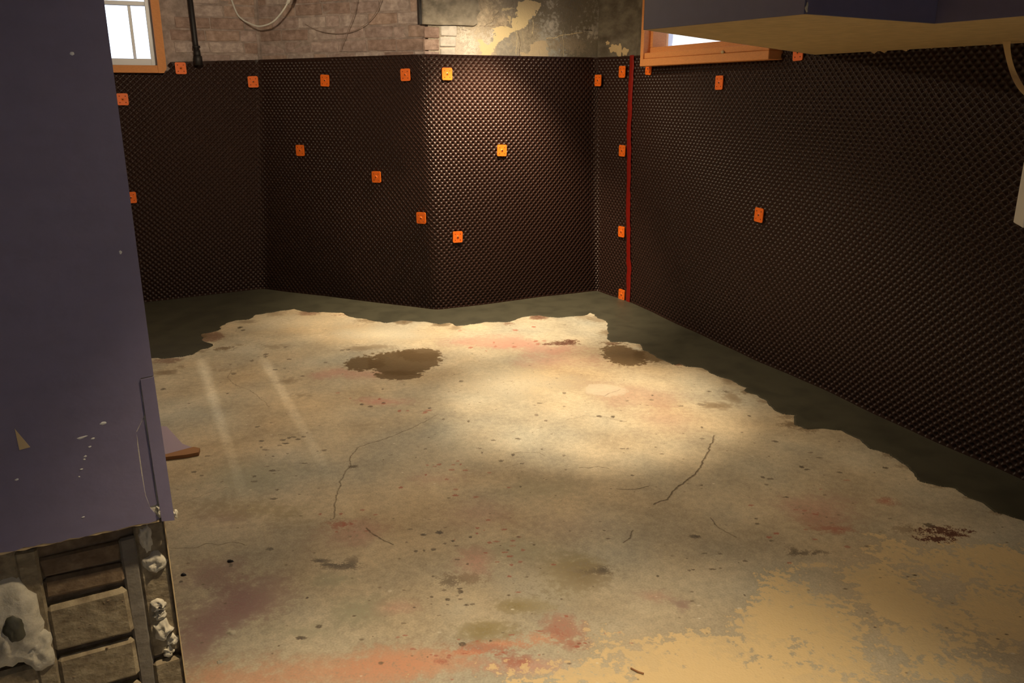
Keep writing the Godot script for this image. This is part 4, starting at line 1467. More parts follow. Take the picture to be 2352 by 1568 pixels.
func brick_walls() -> void:
	var la := structure("wall_back_left", "painted brick wall with the pine-framed window above the membrane")
	var st := new_st()
	leaning_core(st, 0, -0.022, 1.70, [[-0.3 + 0.30, 0.58, 1.735, 2.30]])
	st.generate_normals()
	part("mortar_bed", st.commit(), M.mortar, la)
	lay_bricks(la, wall_frame(TOP[0], TOP[1]), 0.0, 1.295, [[-0.1, 0.60, 1.70, 2.33]])
	var ab := structure("wall_back", "painted brick wall above the membrane at the back")
	st = new_st()
	leaning_core(st, 1, -0.022, 1.70, [])
	st.generate_normals()
	part("mortar_bed", st.commit(), M.mortar, ab)
	lay_bricks(ab, wall_frame(TOP[1], TOP[2]), 0.005, 1.43, [])
	# plastered wall
	var bc := structure("wall_back_right", "stained plaster wall with cream drips above the membrane")
	st = new_st()
	leaning_core(st, 2, -0.026, 1.70, [])
	st.generate_normals()
	part("mortar_bed", st.commit(), M.mortar, bc)
	var fr := wall_frame(TOP[2], TOP[3])
	plaster_face(bc, fr)
	var q := 0
	for r in [[0.128, 0.246, 1.922, 1.986], [0.123, 0.238, 1.850, 1.914], [0.125, 0.232, 1.784, 1.842], [0.006, 0.118, 1.905, 1.975], [0.004, 0.116, 1.825, 1.897], [0.006, 0.117, 1.755, 1.817]]:
		part("brick", box_mesh(Vector3(r[0], r[2], -0.03), Vector3(r[1], r[3], -0.004 - 0.001 * q), 0.005, 0.003), M.quoin if q < 3 else M.brick[q % 5], bc, fr)
		q += 1
	var slab := [Vector2(-0.012, 1.992), Vector2(0.10, 1.990), Vector2(0.25, 1.994), Vector2(0.37, 1.992), Vector2(0.40, 2.01), Vector2(0.39, 2.05), Vector2(0.42, 2.09), Vector2(0.40, 2.16), Vector2(0.43, 2.24), Vector2(0.41, CEIL), Vector2(-0.012, CEIL)]
	part("parge_coat", prism(slab, -0.03, 0.004), M.parge, bc, fr)
	part("edge_strip", box_mesh(Vector3(-0.030, 1.988, -0.03), Vector3(-0.012, CEIL, 0.014), 0.002), M.black, bc, fr)
	# right wall: short plaster return, window opening further on
	var cr := structure("wall_right", "parged right wall behind the membrane and the soffit")
	st = new_st()
	leaning_core(st, 3, -0.022, 1.70, [])
	leaning_core(st, 4, -0.022, 1.70, [[0.28, 1.58, 1.80, 2.30]], 0.10)
	box_into(st, Vector3(2.75, 0, -1.7), Vector3(2.95, CEIL + 0.1, 1.5))
	st.generate_normals()
	part("parging", st.commit(), M.parge_dark_tex, cr) if M.has("parge_dark_tex") else part("parging", st.commit(), grain(mat(Color8(132, 124, 108), 0.92), 1.2, 0.55, 1.1, 0.8, 19, 0.1), cr)
	var fr3 := wall_frame(TOP[3], TOP[4])
	for d in [[0.15, 1.86, 0.05, 0.035, 1], [0.20, 1.84, 0.03, 0.05, 2], [0.09, 1.90, 0.02, 0.015, 3], [0.26, 1.83, 0.035, 0.03, 4]]:
		part("plaster_patch", lump(d[2], d[3], 0.006, d[4], 0.5), M.kraft, cr, fr3 * Transform3D(Basis(), Vector3(d[0], d[1], -0.022)))


func plaster_face(wall: Node3D, fr: Transform3D) -> void:
	var t := Tile.new()
	t.setup(-0.02, 0.0, 1.42, 0.66, 1024)        # x along the wall, second axis down from y 2.40
	t.base(Color8(158, 150, 136), 0.0035, 0.0018, 0.10, 225)
	var flip := func(a: Array) -> PackedVector2Array:
		var out := PackedVector2Array()
		for p in a:
			out.append(Vector2(p[0], 2.40 - p[1]))
		return out
	var jit := FastNoiseLite.new()
	jit.seed = 6
	jit.frequency = 1.0
	# broad tones: pale lime near the corner, grey cement in the middle, darker towards the inner corner
	t.stain(0.36, 0.52, 0.26, 0.17, Color8(226, 219, 208), 0.9, 0.5, 1.3)
	t.stain(0.20, 0.56, 0.14, 0.10, Color8(206, 196, 184), 0.8, 0.5, 1.2)
	t.stain(0.62, 0.55, 0.12, 0.12, Color8(150, 146, 136), 0.8, 0.4, 1.3)
	t.stain(1.10, 0.25, 0.36, 0.36, Color8(126, 118, 100), 0.8, 0.5, 1.4)
	t.stain(1.25, 0.50, 0.25, 0.16, Color8(118, 110, 94), 0.7, 0.5, 1.4)
	t.stain(0.62, 0.25, 0.14, 0.16, Color8(140, 134, 124), 0.6, 0.5, 1.4)
	t.stain(0.90, 0.52, 0.18, 0.12, Color8(186, 174, 152), 0.6, 0.4, 1.8)
	t.stain(1.15, 0.50, 0.12, 0.06, Color8(164, 150, 128), 0.6, 0.4, 1.8)
	var cream := Color8(226, 208, 164)
	t.polygon(flip.call([[0.722, 2.169], [0.80, 2.19], [0.899, 2.17], [0.899, 2.145], [0.869, 2.126], [0.862, 2.088], [0.818, 2.062], [0.796, 2.03], [0.752, 1.998], [0.701, 1.984], [0.664, 1.965], [0.628, 1.933], [0.585, 1.907], [0.548, 1.863], [0.512, 1.806], [0.50, 1.76], [0.43, 1.76], [0.434, 1.805], [0.427, 1.836], [0.406, 1.884], [0.435, 1.897], [0.47, 1.867], [0.505, 1.88], [0.534, 1.936], [0.513, 1.985], [0.614, 1.994], [0.664, 1.995], [0.672, 2.051], [0.701, 2.07], [0.708, 2.138]]), cream, 0.95)
	t.polygon(flip.call([[0.731, 1.77], [0.731, 1.797], [0.753, 1.842], [0.797, 1.824], [0.834, 1.907], [0.872, 1.908], [0.947, 1.909], [0.964, 1.801], [0.964, 1.77]]), Color8(206, 186, 152), 0.75)
	t.polygon(flip.call([[0.58, 2.11], [0.67, 2.13], [0.69, 2.125], [0.60, 2.095]]), cream, 0.6)
	t.polygon(flip.call([[0.63, 2.07], [0.66, 2.06], [0.65, 2.01], [0.635, 2.03]]), cream, 0.7)
	for l in [[[[0.947, 1.925], [1.03, 1.94], [1.247, 1.971]], 0.006, cream, 0.8], [[[0.704, 1.99], [0.705, 1.81]], 0.004, cream, 0.9], [[[0.756, 1.998], [0.752, 1.90]], 0.003, cream, 0.8], [[[1.083, 1.983], [1.087, 1.803]], 0.004, cream, 0.7], [[[0.80, 2.04], [0.80, 1.97]], 0.005, Color8(120, 108, 92), 0.8], [[[0.83, 2.05], [0.835, 1.96]], 0.006, cream, 0.7], [[[0.45, 2.0], [0.52, 2.03], [0.56, 2.10]], 0.003, Color8(96, 86, 74), 0.8], [[[0.26, 1.985], [0.33, 1.965]], 0.003, Color8(96, 86, 74), 0.8], [[[0.28, 1.97], [0.36, 1.975]], 0.002, Color8(96, 86, 74), 0.8], [[[0.42, 1.998], [0.62, 1.997]], 0.003, Color8(110, 92, 76), 0.7], [[[1.26, 1.995], [1.32, 1.99]], 0.006, Color8(60, 54, 46), 0.9], [[[0.72, 1.95], [0.735, 1.85], [0.73, 1.80]], 0.004, Color8(96, 84, 70), 0.7]]:
		t.line(flip.call(l[0]), l[1], l[2], l[3], 30, jit)
	var r := RandomNumberGenerator.new()
	r.seed = 17
	for k in 110:
		var x := r.randf_range(0.45, 1.40)
		var y := r.randf_range(1.80, 2.36)
		var pale := k % 3 != 0
		t.line(flip.call([[x, y], [x + r.randf_range(-0.004, 0.004), y - r.randf_range(0.02, 0.12)]]), r.randf_range(0.001, 0.0035), Color8(196, 182, 156) if pale else Color8(92, 84, 72), r.randf_range(0.2, 0.5), 12, jit)
	var m := mat(Color.WHITE, 0.9)
	m.albedo_texture = t.texture(0)
	m.heightmap_enabled = true
	m.heightmap_texture = t.texture(2)
	m.heightmap_scale = 1.0
	m.texture_repeat = false
	var st := SurfaceTool.new()
	st.begin(Mesh.PRIMITIVE_TRIANGLES)
	var hgt: float = t.h * t.res
	for q in [[0.04, 0], [1, 0], [1, 0.94], [0.04, 0], [1, 0.94], [0.04, 0.94]]:
		st.set_normal(Vector3.BACK)
		st.set_tangent(Plane(1, 0, 0, 1))
		st.set_uv(Vector2(q[0], q[1]))
		st.add_vertex(Vector3(lerpf(-0.02, 1.42, q[0]), 2.40 - hgt * q[1], -0.012))
	part("plaster_coat", st.commit(), m, wall, fr)


# ------------------------------------------------------------------ windows
func board(parent: Node3D, called: String, lo: Vector3, hi: Vector3, fr: Transform3D, m: Material = null) -> MeshInstance3D:
	var c := (lo + hi) / 2.0
	return part(called, box_mesh(lo - c, hi - c, 0.003), m if m else M.pine, parent, fr * Transform3D(Basis(), c))


func windows() -> void:
	# small sliding window in the back left wall
	var fr := wall_frame(TOP[0], TOP[1])
	var dx := 0.30                                   # the wall frame starts 0.30 m left of where these were measured
	var w := structure("window_1", "small white sliding window in a pine frame high on the brick wall")
	var jamb := [Vector2(0.283 + dx, 2.33), Vector2(0.283 + dx, 1.683), Vector2(0.320 + dx, 1.683), Vector2(0.340 + dx, 1.715), Vector2(0.340 + dx, 2.33)]
	part("side_board", prism(jamb, -0.05, 0.05), M.pine, w, fr)
	board(w, "side_board", Vector3(-0.09, 1.683, -0.05), Vector3(-0.035, 2.33, 0.05), fr)
	board(w, "sill_board", Vector3(-0.035, 1.683, -0.05), Vector3(0.283 + dx, 1.735, 0.048), fr)
	board(w, "head_board", Vector3(-0.035, 2.285, -0.05), Vector3(0.283 + dx, 2.33, 0.05), fr)
	for r in [[0.545, 0.583, 1.735, 2.285], [-0.035, 0.003, 1.735, 2.285], [0.003, 0.545, 1.735, 1.783], [0.003, 0.545, 2.24, 2.285], [0.003, 0.545, 2.140, 2.168]]:
		board(w, "vinyl_frame", Vector3(r[0], r[2], -0.12), Vector3(r[1], r[3], -0.052), fr, M.vinyl)
	var sash := board(w, "sliding_sash", Vector3(0.430, 1.783, -0.105), Vector3(0.452, 2.140, -0.075), fr, M.vinyl)
	sash.set_meta("label", "upright meeting rail of the sliding sash")
	part("pane", box_mesh(Vector3(0.003, 1.783, -0.094), Vector3(0.430, 2.140, -0.090)), M.glass, w, fr)
	part("pane", box_mesh(Vector3(0.452, 1.783, -0.084), Vector3(0.545, 2.140, -0.080)), M.glass, w, fr)
	part("pane", box_mesh(Vector3(0.003, 2.168, -0.094), Vector3(0.545, 2.24, -0.090)), M.glass, w, fr)
	# wider window in the right wall, half hidden by the soffit
	var f2 := wall_frame(Vector2(0.745, -6.61), Vector2(2.132, -3.127))
	var w2 := structure("window_2", "pine-framed basement window in the right wall beside the soffit")
	board(w2, "side_board", Vector3(0.612, 1.720, -0.05), Vector3(0.650, 2.33, 0.098), f2)
	board(w2, "side_board", Vector3(1.945, 1.768, -0.05), Vector3(1.985, 2.33, 0.098), f2)
	board(w2, "bottom_board", Vector3(0.650, 1.720, -0.02), Vector3(1.985, 1.768, 0.098), f2)
	board(w2, "sill_board", Vector3(0.650, 1.769, -0.05), Vector3(1.944, 1.806, 0.088), f2)
	board(w2, "stop_board", Vector3(0.650, 1.806, -0.08), Vector3(1.944, 1.842, 0.045), f2)
	board(w2, "stop_board", Vector3(0.650, 1.842, -0.08), Vector3(0.680, 2.28, 0.045), f2)
	board(w2, "vinyl_frame", Vector3(0.640, 1.80, -0.125), Vector3(0.668, 2.29, -0.064), f2, M.vinyl)
	board(w2, "head_board", Vector3(0.650, 2.28, -0.05), Vector3(1.944, 2.33, 0.098), f2)
	part("knot", lump(0.014, 0.010, 0.008, 3, 0.3), M.kraft, w2, f2 * Transform3D(Basis(), Vector3(1.56, 1.775, 0.096)))
	part("pane", box_mesh(Vector3(0.680, 1.842, -0.064), Vector3(1.944, 2.28, -0.060)), M.glass, w2, f2)
	# light shaft outside the window, open to the sky
	var well := structure("trim_1", "pale window well outside the right window")
	var wc := grain(mat(Color8(228, 230, 236), 0.9), 1.0, 0.85, 1.03, 0.3, 23)
	part("well_wall", box_mesh(Vector3(-0.1, 1.2, -0.95), Vector3(2.6, 2.75, -0.85)), wc, well, f2)
	part("well_floor", box_mesh(Vector3(-0.1, 1.70, -0.85), Vector3(2.6, 1.78, -0.135)), wc, well, f2)
	part("well_wall", box_mesh(Vector3(0.33, 1.2, -0.85), Vector3(0.45, 2.5, -0.135)), wc, well, f2)
	part("drain_spout", tube([f2 * Vector3(1.10, 1.78, -0.78), f2 * Vector3(1.10, 2.7, -0.78)], 0.035), mat(Color8(70, 72, 80), 0.5), well)
	for k in 9:
		part("stone", lump(0.04 + 0.01 * (k % 3), 0.035, 0.03, 60 + k, 0.3, 4, 10), wc, well, f2 * Transform3D(Basis(Vector3.RIGHT, -PI / 2), Vector3(0.8 + k * 0.085, 1.78, -0.42 - 0.05 * (k % 4))))


# ------------------------------------------------------------------ soffit
func soffit() -> void:
	var o := structure("ceiling_soffit", "low boxed soffit with purple sides and a cream underside on the right")
	var y := 1.735
	var p := [Vector2(0.413, -2.733), Vector2(0.727, -2.195), Vector2(1.193, -2.495), Vector2(1.56, -1.66), Vector2(2.70, -1.66), Vector2(2.06, -3.30), Vector2(1.56, -4.50)]
	# ragged torn edge of board along the wall
	var under := p.duplicate()
	var st := new_st()
	var idx := Geometry2D.triangulate_polygon(PackedVector2Array(under))
	for i in range(0, idx.size(), 3):
		var v := []
		for k in 3:
			v.append(Vector3(under[idx[i + k]].x, y, under[idx[i + k]].y))
		tri(st, v[0], v[1], v[2], Vector3.DOWN)
		tri(st, v[0] + Vector3.UP * 0.013, v[1] + Vector3.UP * 0.013, v[2] + Vector3.UP * 0.013, Vector3.UP)
	for i in p.size():
		var a: Vector2 = p[i]
		var b: Vector2 = p[(i + 1) % p.size()]
		quad(st, Vector3(a.x, y, a.y), Vector3(b.x, y, b.y), Vector3(b.x, y + 0.013, b.y), Vector3(a.x, y + 0.013, a.y), Vector3((b - a).y, 0, -(b - a).x))
	st.generate_normals()
	part("underside_board", st.commit(), M.cream, o)
	for i in [0, 1, 2, 6]:
		var a: Vector2 = p[i]
		var b: Vector2 = p[(i + 1) % p.size()]
		var f := wall_frame(a, b)
		var l := a.distance_to(b)
		part("side_board", box_mesh(Vector3(0.0, y + 0.0005, -0.006), Vector3(l, CEIL, 0.006)), M.purple, o, f)
	# torn paper flaps at the back edge, chipped corner
	var a6 := wall_frame(Vector2(2.06, -3.30), Vector2(1.56, -4.50))
	for k in 7:
		var s := 0.25 + k * 0.11 + rng.randf_range(-0.03, 0.03)
		var d := rng.randf_range(0.004, 0.011)
		part("torn_paper", prism([Vector2(s, 0.002), Vector2(s + 0.05, 0.002), Vector2(s + 0.035, -d * 0.4), Vector2(s + 0.02, -d), Vector2(s + 0.008, -d * 0.3)], -0.0008, 0.0008), M.kraft, o, a6 * Transform3D(Basis(), Vector3(0, y, 0.004)))
	part("chipped_corner", lump(0.004, 0.012, 0.004, 8, 0.5, 4, 10), M.gypsum, o, Transform3D(Basis(), Vector3(0.727, y + 0.014, -2.188)))


# ------------------------------------------------------------------ purple partition on the left
func partition() -> void:
	var fr := wall_frame(Vector2(-0.619, -1.35), Vector2(-0.619 + 0.892, -1.35 - 0.452))
	var o := structure("wall_partition", "purple painted partition with the lower board torn off its clay blocks", fr)
	var low := [Vector2(-1.6, 0.812)]
	var x := -1.58
	while x < -0.02:
		low.append(Vector2(x, 0.808 + rng.randf_range(-0.0025, 0.0025)))
		x += 0.014
	low.append_array([Vector2(-0.021, 0.811), Vector2(-0.034, 0.835), Vector2(-0.039, 0.861), Vector2(-0.0405, 0.905), Vector2(-0.0405, 0.958), Vector2(-0.0385, 0.986), Vector2(-0.0225, 1.013), Vector2(-0.0225, 1.045), Vector2(-0.0215, 1.08), Vector2(0.0, 1.082), Vector2(0.0, CEIL), Vector2(-1.6, CEIL)])
	part("plasterboard", prism(low, -0.013, 0.0), M.purple, o)
	# torn paper and gypsum along the lower edge
	var st := new_st()
	var rag := [Vector2(-1.58, 0.809), Vector2(-0.022, 0.809)]
	var s := -0.022
	while s > -1.58:
		rag.append(Vector2(s, 0.8052 + rng.randf_range(-0.0012, 0.0012)))
		s -= rng.randf_range(0.004, 0.012)
	part("torn_edge", prism(rag, -0.0125, -0.0008), M.kraft, o)
	# loosened corner strip and the peeled flap beside it
	var tilt := Transform3D(Basis(Vector3.RIGHT, 0.02), Vector3(0, 0.0, 0.001))
	part("corner_bead", prism([Vector2(-0.0215, 1.078), Vector2(-0.0212, 1.0), Vector2(-0.0205, 0.92), Vector2(-0.0185, 0.806), Vector2(0.003, 0.803), Vector2(0.0, 1.08)], -0.006, 0.0), M.purple, o, Transform3D(Basis(), Vector3(0, 0, 0.0025)))
	part("peeled_flap", prism([Vector2(-0.0235, 1.008), Vector2(-0.0385, 0.982), Vector2(-0.040, 0.958), Vector2(-0.0395, 0.905), Vector2(-0.0375, 0.861), Vector2(-0.033, 0.838), Vector2(-0.021, 0.84), Vector2(-0.0205, 0.93), Vector2(-0.0225, 0.99)], -0.005, -0.001), M.purple, o, Transform3D(Basis(Vector3.UP, -0.10), Vector3(-0.001, 0, 0.003)))
	part("exposed_gypsum", lump(0.006, 0.014, 0.006, 31, 0.6), M.gypsum, o, Transform3D(Basis(), Vector3(-0.021, 0.828, -0.001)))
	part("exposed_gypsum", lump(0.004, 0.009, 0.004, 32, 0.6), M.gypsum, o, Transform3D(Basis(), Vector3(0.006, 0.812, -0.002)))
	part("exposed_gypsum", lump(0.0012, 0.032, 0.002, 33, 0.5), M.gypsum, o, Transform3D(Basis(), Vector3(-0.0222, 1.046, 0.0)))
	part("exposed_gypsum", lump(0.001, 0.05, 0.002, 34, 0.5), M.gypsum, o, Transform3D(Basis(Vector3.BACK, 0.02), Vector3(-0.0195, 0.925, 0.002)))
	part("gypsum_core", prism([Vector2(-0.043, 0.815), Vector2(-0.043, 1.0), Vector2(-0.023, 1.085), Vector2(-0.001, 1.085), Vector2(-0.001, 0.81)], -0.012, -0.0018), M.gypsum, o)
	# nicks in the paint
	for n in [[-0.088, 1.010, 0.005, 0.0025], [-0.124, 0.990, 0.0075, 0.0018], [-0.107, 0.985, 0.0035, 0.0015], [-0.114, 0.971, 0.0025, 0.0013], [-0.123, 0.955, 0.0025, 0.0015], [-0.125, 0.950, 0.002, 0.0013], [-0.132, 0.933, 0.0025, 0.0012], [-0.137, 0.920, 0.0015, 0.001], [-0.228, 0.935, 0.003, 0.0015], [-0.141, 0.844, 0.0025, 0.001], [-0.054, 1.606, 0.003, 0.0025], [-0.025, 1.299, 0.002, 0.003]]:
		part("paint_nick", lump(n[2] * 1.35, n[3] * 1.4, 0.0016, int(n[0] * -1000) + 50, 0.4, 3, 10), M.white, o, Transform3D(Basis(Vector3.BACK, 0.15), Vector3(n[0], n[1], 0.0012)))
	part("paint_scar", prism([Vector2(-0.217, 1.024), Vector2(-0.200, 0.988), Vector2(-0.216, 0.986)], -0.001, 0.0006), M.kraft, o)
	# clay block core
	st = new_st()
	box_into(st, Vector3(-1.6, 0.0, -0.16), Vector3(-0.014, CEIL, -0.040))
	box_into(st, Vector3(-0.022, 0.808, -0.16), Vector3(0.0, CEIL, -0.014))
	box_into(st, Vector3(-1.6, 0.83, -0.041), Vector3(-0.014, CEIL, -0.0135))
	st.generate_normals()
	part("block_core", st.commit(), M.clay_dark, o)
	var tops := [0.800, 0.672, 0.563, 0.467, 0.36, 0.25, 0.14]
	for k in tops.size():
		var lo: float = (tops[k + 1] + 0.014) if k + 1 < tops.size() else 0.005
		if k == 0:
			part("clay_block", box_mesh(Vector3(-0.222, 0.728, -0.06), Vector3(-0.092, 0.766, -0.032), 0.004, 0.002), M.clay_dark, o)
			part("clay_block", box_mesh(Vector3(-0.222, lo, -0.06), Vector3(-0.090, 0.724, -0.028), 0.006, 0.002), M.clay_dark, o)
		else:
			part("clay_block", box_mesh(Vector3(-0.222, lo, -0.06), Vector3(-0.090, tops[k], -0.022), 0.007, 0.002), M.clay, o)
		for c in 4:
			part("clay_block", box_mesh(Vector3(-0.222 - 0.30 * (c + 1), lo, -0.06), Vector3(-0.252 - 0.30 * c, tops[k], -0.024), 0.007, 0.002), M.clay, o)
	part("mortar_joint", box_mesh(Vector3(-0.093, 0.0, -0.06), Vector3(-0.064, 0.772, -0.027), 0.004, 0.002), M.joint, o)
	part("mortar_joint", box_mesh(Vector3(-0.254, 0.0, -0.06), Vector3(-0.220, 0.790, -0.026), 0.004, 0.002), M.clay, o)
	part("edge_block", box_mesh(Vector3(-0.066, 0.512, -0.06), Vector3(-0.014, 0.795, -0.026), 0.005, 0.002), M.clay, o)
	part("edge_block", box_mesh(Vector3(-0.066, 0.02, -0.06), Vector3(-0.014, 0.500, -0.024), 0.006, 0.002), M.clay, o)
	part("corner_angle", box_mesh(Vector3(-0.0150, 0.02, -0.05), Vector3(-0.0128, 0.80, -0.020), 0.0005), M.kraft, o)
	for d in [[-0.041, 0.710, 0.020, 0.022, 0.010, 71], [-0.048, 0.765, 0.012, 0.028, 0.006, 72], [-0.041, 0.621, 0.015, 0.013, 0.010, 73], [-0.044, 0.600, 0.012, 0.010, 0.008, 74], [-0.040, 0.565, 0.017, 0.024, 0.012, 75], [-0.027, 0.540, 0.012, 0.013, 0.008, 76], [-0.035, 0.515, 0.010, 0.012, 0.006, 77]]:
		part("plaster_dab", lump(d[2], d[3], d[4], d[5], 0.55), M.gypsum, o, Transform3D(Basis(), Vector3(d[0], d[1], -0.026)))
	part("plaster_dab", lump(0.058, 0.090, 0.020, 81, 0.45, 9, 30), M.gypsum, o, Transform3D(Basis(), Vector3(-0.285, 0.645, -0.026)))
	part("plaster_dab", lump(0.030, 0.040, 0.012, 82, 0.5), M.gypsum, o, Transform3D(Basis(), Vector3(-0.252, 0.595, -0.024)))
	part("mortar_patch", lump(0.016, 0.026, 0.007, 83, 0.2), M.cement, o, Transform3D(Basis(), Vector3(-0.274, 0.655, -0.006)))
	part("screw_hole", lump(0.0035, 0.003, 0.002, 84, 0.2, 3, 10), M.black, o, Transform3D(Basis(), Vector3(-0.041, 0.620, -0.016)))
	for k in 14:
		part("pit", lump(rng.randf_range(0.0015, 0.0035), rng.randf_range(0.0012, 0.0025), 0.0015, 90 + k, 0.4, 3, 9), M.clay_dark, o, Transform3D(Basis(), Vector3(rng.randf_range(-0.20, -0.095), rng.randf_range(0.49, 0.66), -0.0220)))


# ------------------------------------------------------------------ orange membrane clips
func clips() -> void:
	var plate := []
	for c in [Vector2(1, 1), Vector2(-1, 1), Vector2(-1, -1), Vector2(1, -1)]:
		for k in 4:
			var a: float = c.angle() - PI / 4 + PI / 2 * k / 3.0
			plate.append(Vector2(c.x * 0.028, c.y * 0.031) + Vector2(cos(a), sin(a)) * 0.010)
	var pm := prism(plate, 0.0, 0.006)
	var boss := lathe([Vector2(0.0, 0.008), Vector2(0.009, 0.008), Vector2(0.012, 0.0055)], 14)
	var screw := lathe([Vector2(0.0, 0.0105), Vector2(0.004, 0.010), Vector2(0.0052, 0.0075)], 10)
	var pin := lathe([Vector2(0.0, 0.0072), Vector2(0.0035, 0.0070), Vector2(0.0038, 0.0058)], 8)
	var face := Basis(Vector3.RIGHT, PI / 2)
	var list := [
		[-2.804, 1.502, -6.189, "orange membrane clip half hidden behind the purple partition, below the window"],
		[-2.423, 1.718, -6.355, "orange membrane clip between the window frame and the black pipe"],
		[-1.962, 1.626, -6.569, "orange membrane clip at the left inner fold, right of the pipe"],
		[-2.832, 0.805, -6.176, "sliver of an orange membrane clip at mid height beside the partition edge"],
		[-1.354, 1.632, -6.325, "orange membrane clip in the top row, second left of the lit corner"],
		[-0.733, 1.666, -6.038, "orange membrane clip in the top row just left of the lit corner"],
		[-1.597, 1.128, -6.440, "upper left of the three orange clips stepping down the dark back wall"],
		[-0.991, 0.956, -6.159, "middle of the three orange clips stepping down the dark back wall"],
		[-0.647, 0.680, -5.996, "lowest of the three orange clips stepping down the dark back wall"],
		[-0.455, 1.672, -6.044, "bright orange clip at the top of the lit wall beside the corner"],
		[-0.083, 1.143, -6.211, "bright orange clip in the middle of the lit wall"],
		[-0.410, 0.536, -6.040, "bright orange clip low on the lit wall beside the corner"],
		[0.672, 1.635, -6.515, "orange clip near the top of the inner corner, left of the red tape"],
		[0.820, 1.693, -6.347, "topmost orange clip tucked under the red tape"],
		[0.839, 1.133, -6.320, "second orange clip from the top under the red tape"],
		[0.854, 0.529, -6.301, "third orange clip from the top under the red tape"],
		[0.865, 0.040, -6.287, "lowest orange clip at the floor end of the red tape"],
		[0.964, 1.707, -6.059, "orange clip partly covered by the left end of the right window frame"],
		[1.281, 1.606, -5.264, "orange clip on the right wall below the window frame"],
		[1.460, 0.868, -4.820, "lone orange clip in the middle of the right wall"],
		[1.532, 1.751, -4.635, "orange clip mostly hidden by the edge of the soffit"],
	]
	for c in list:
		var p := Vector3(c[0], c[1], c[2])
		# nearest place along the sheet
		var best := 0
		var far := 1e9
		var w: float = p.y / 1.8
		for i in path_b.size():
			var d := (path_b[i].lerp(path_t[i], w) - Vector2(p.x, p.z)).length()
			if d < far:
				far = d
				best = i
		var s := best * STEP
		var n := sheet_normal(s)
		var q := on_sheet(s, p.y) + n * (0.010 if s > knot[4] - 0.06 else (0.016 if absf(s - knot[3]) < 0.09 or absf(s - knot[1]) < 0.09 else 0.004))
		var o := thing("membrane_clip", c[3], "clip", q, "orange membrane clips")
		o.basis = Basis(Vector3(n.z, 0, -n.x), Vector3.UP, n) * Basis(Vector3.BACK, rng.randf_range(-0.05, 0.05))
		part("plate", pm, M.orange, o)
		var bs := part("boss", boss, M.orange, o, Transform3D(face, Vector3.ZERO))
		part("screw", screw, M.steel, bs)
		for k in [Vector2(-1, 1), Vector2(1, 1), Vector2(-1, -1), Vector2(1, -1)]:
			part("pin", pin, M.orange_dark, o, Transform3D(face, Vector3(k.x * 0.020, k.y * 0.022, 0)))


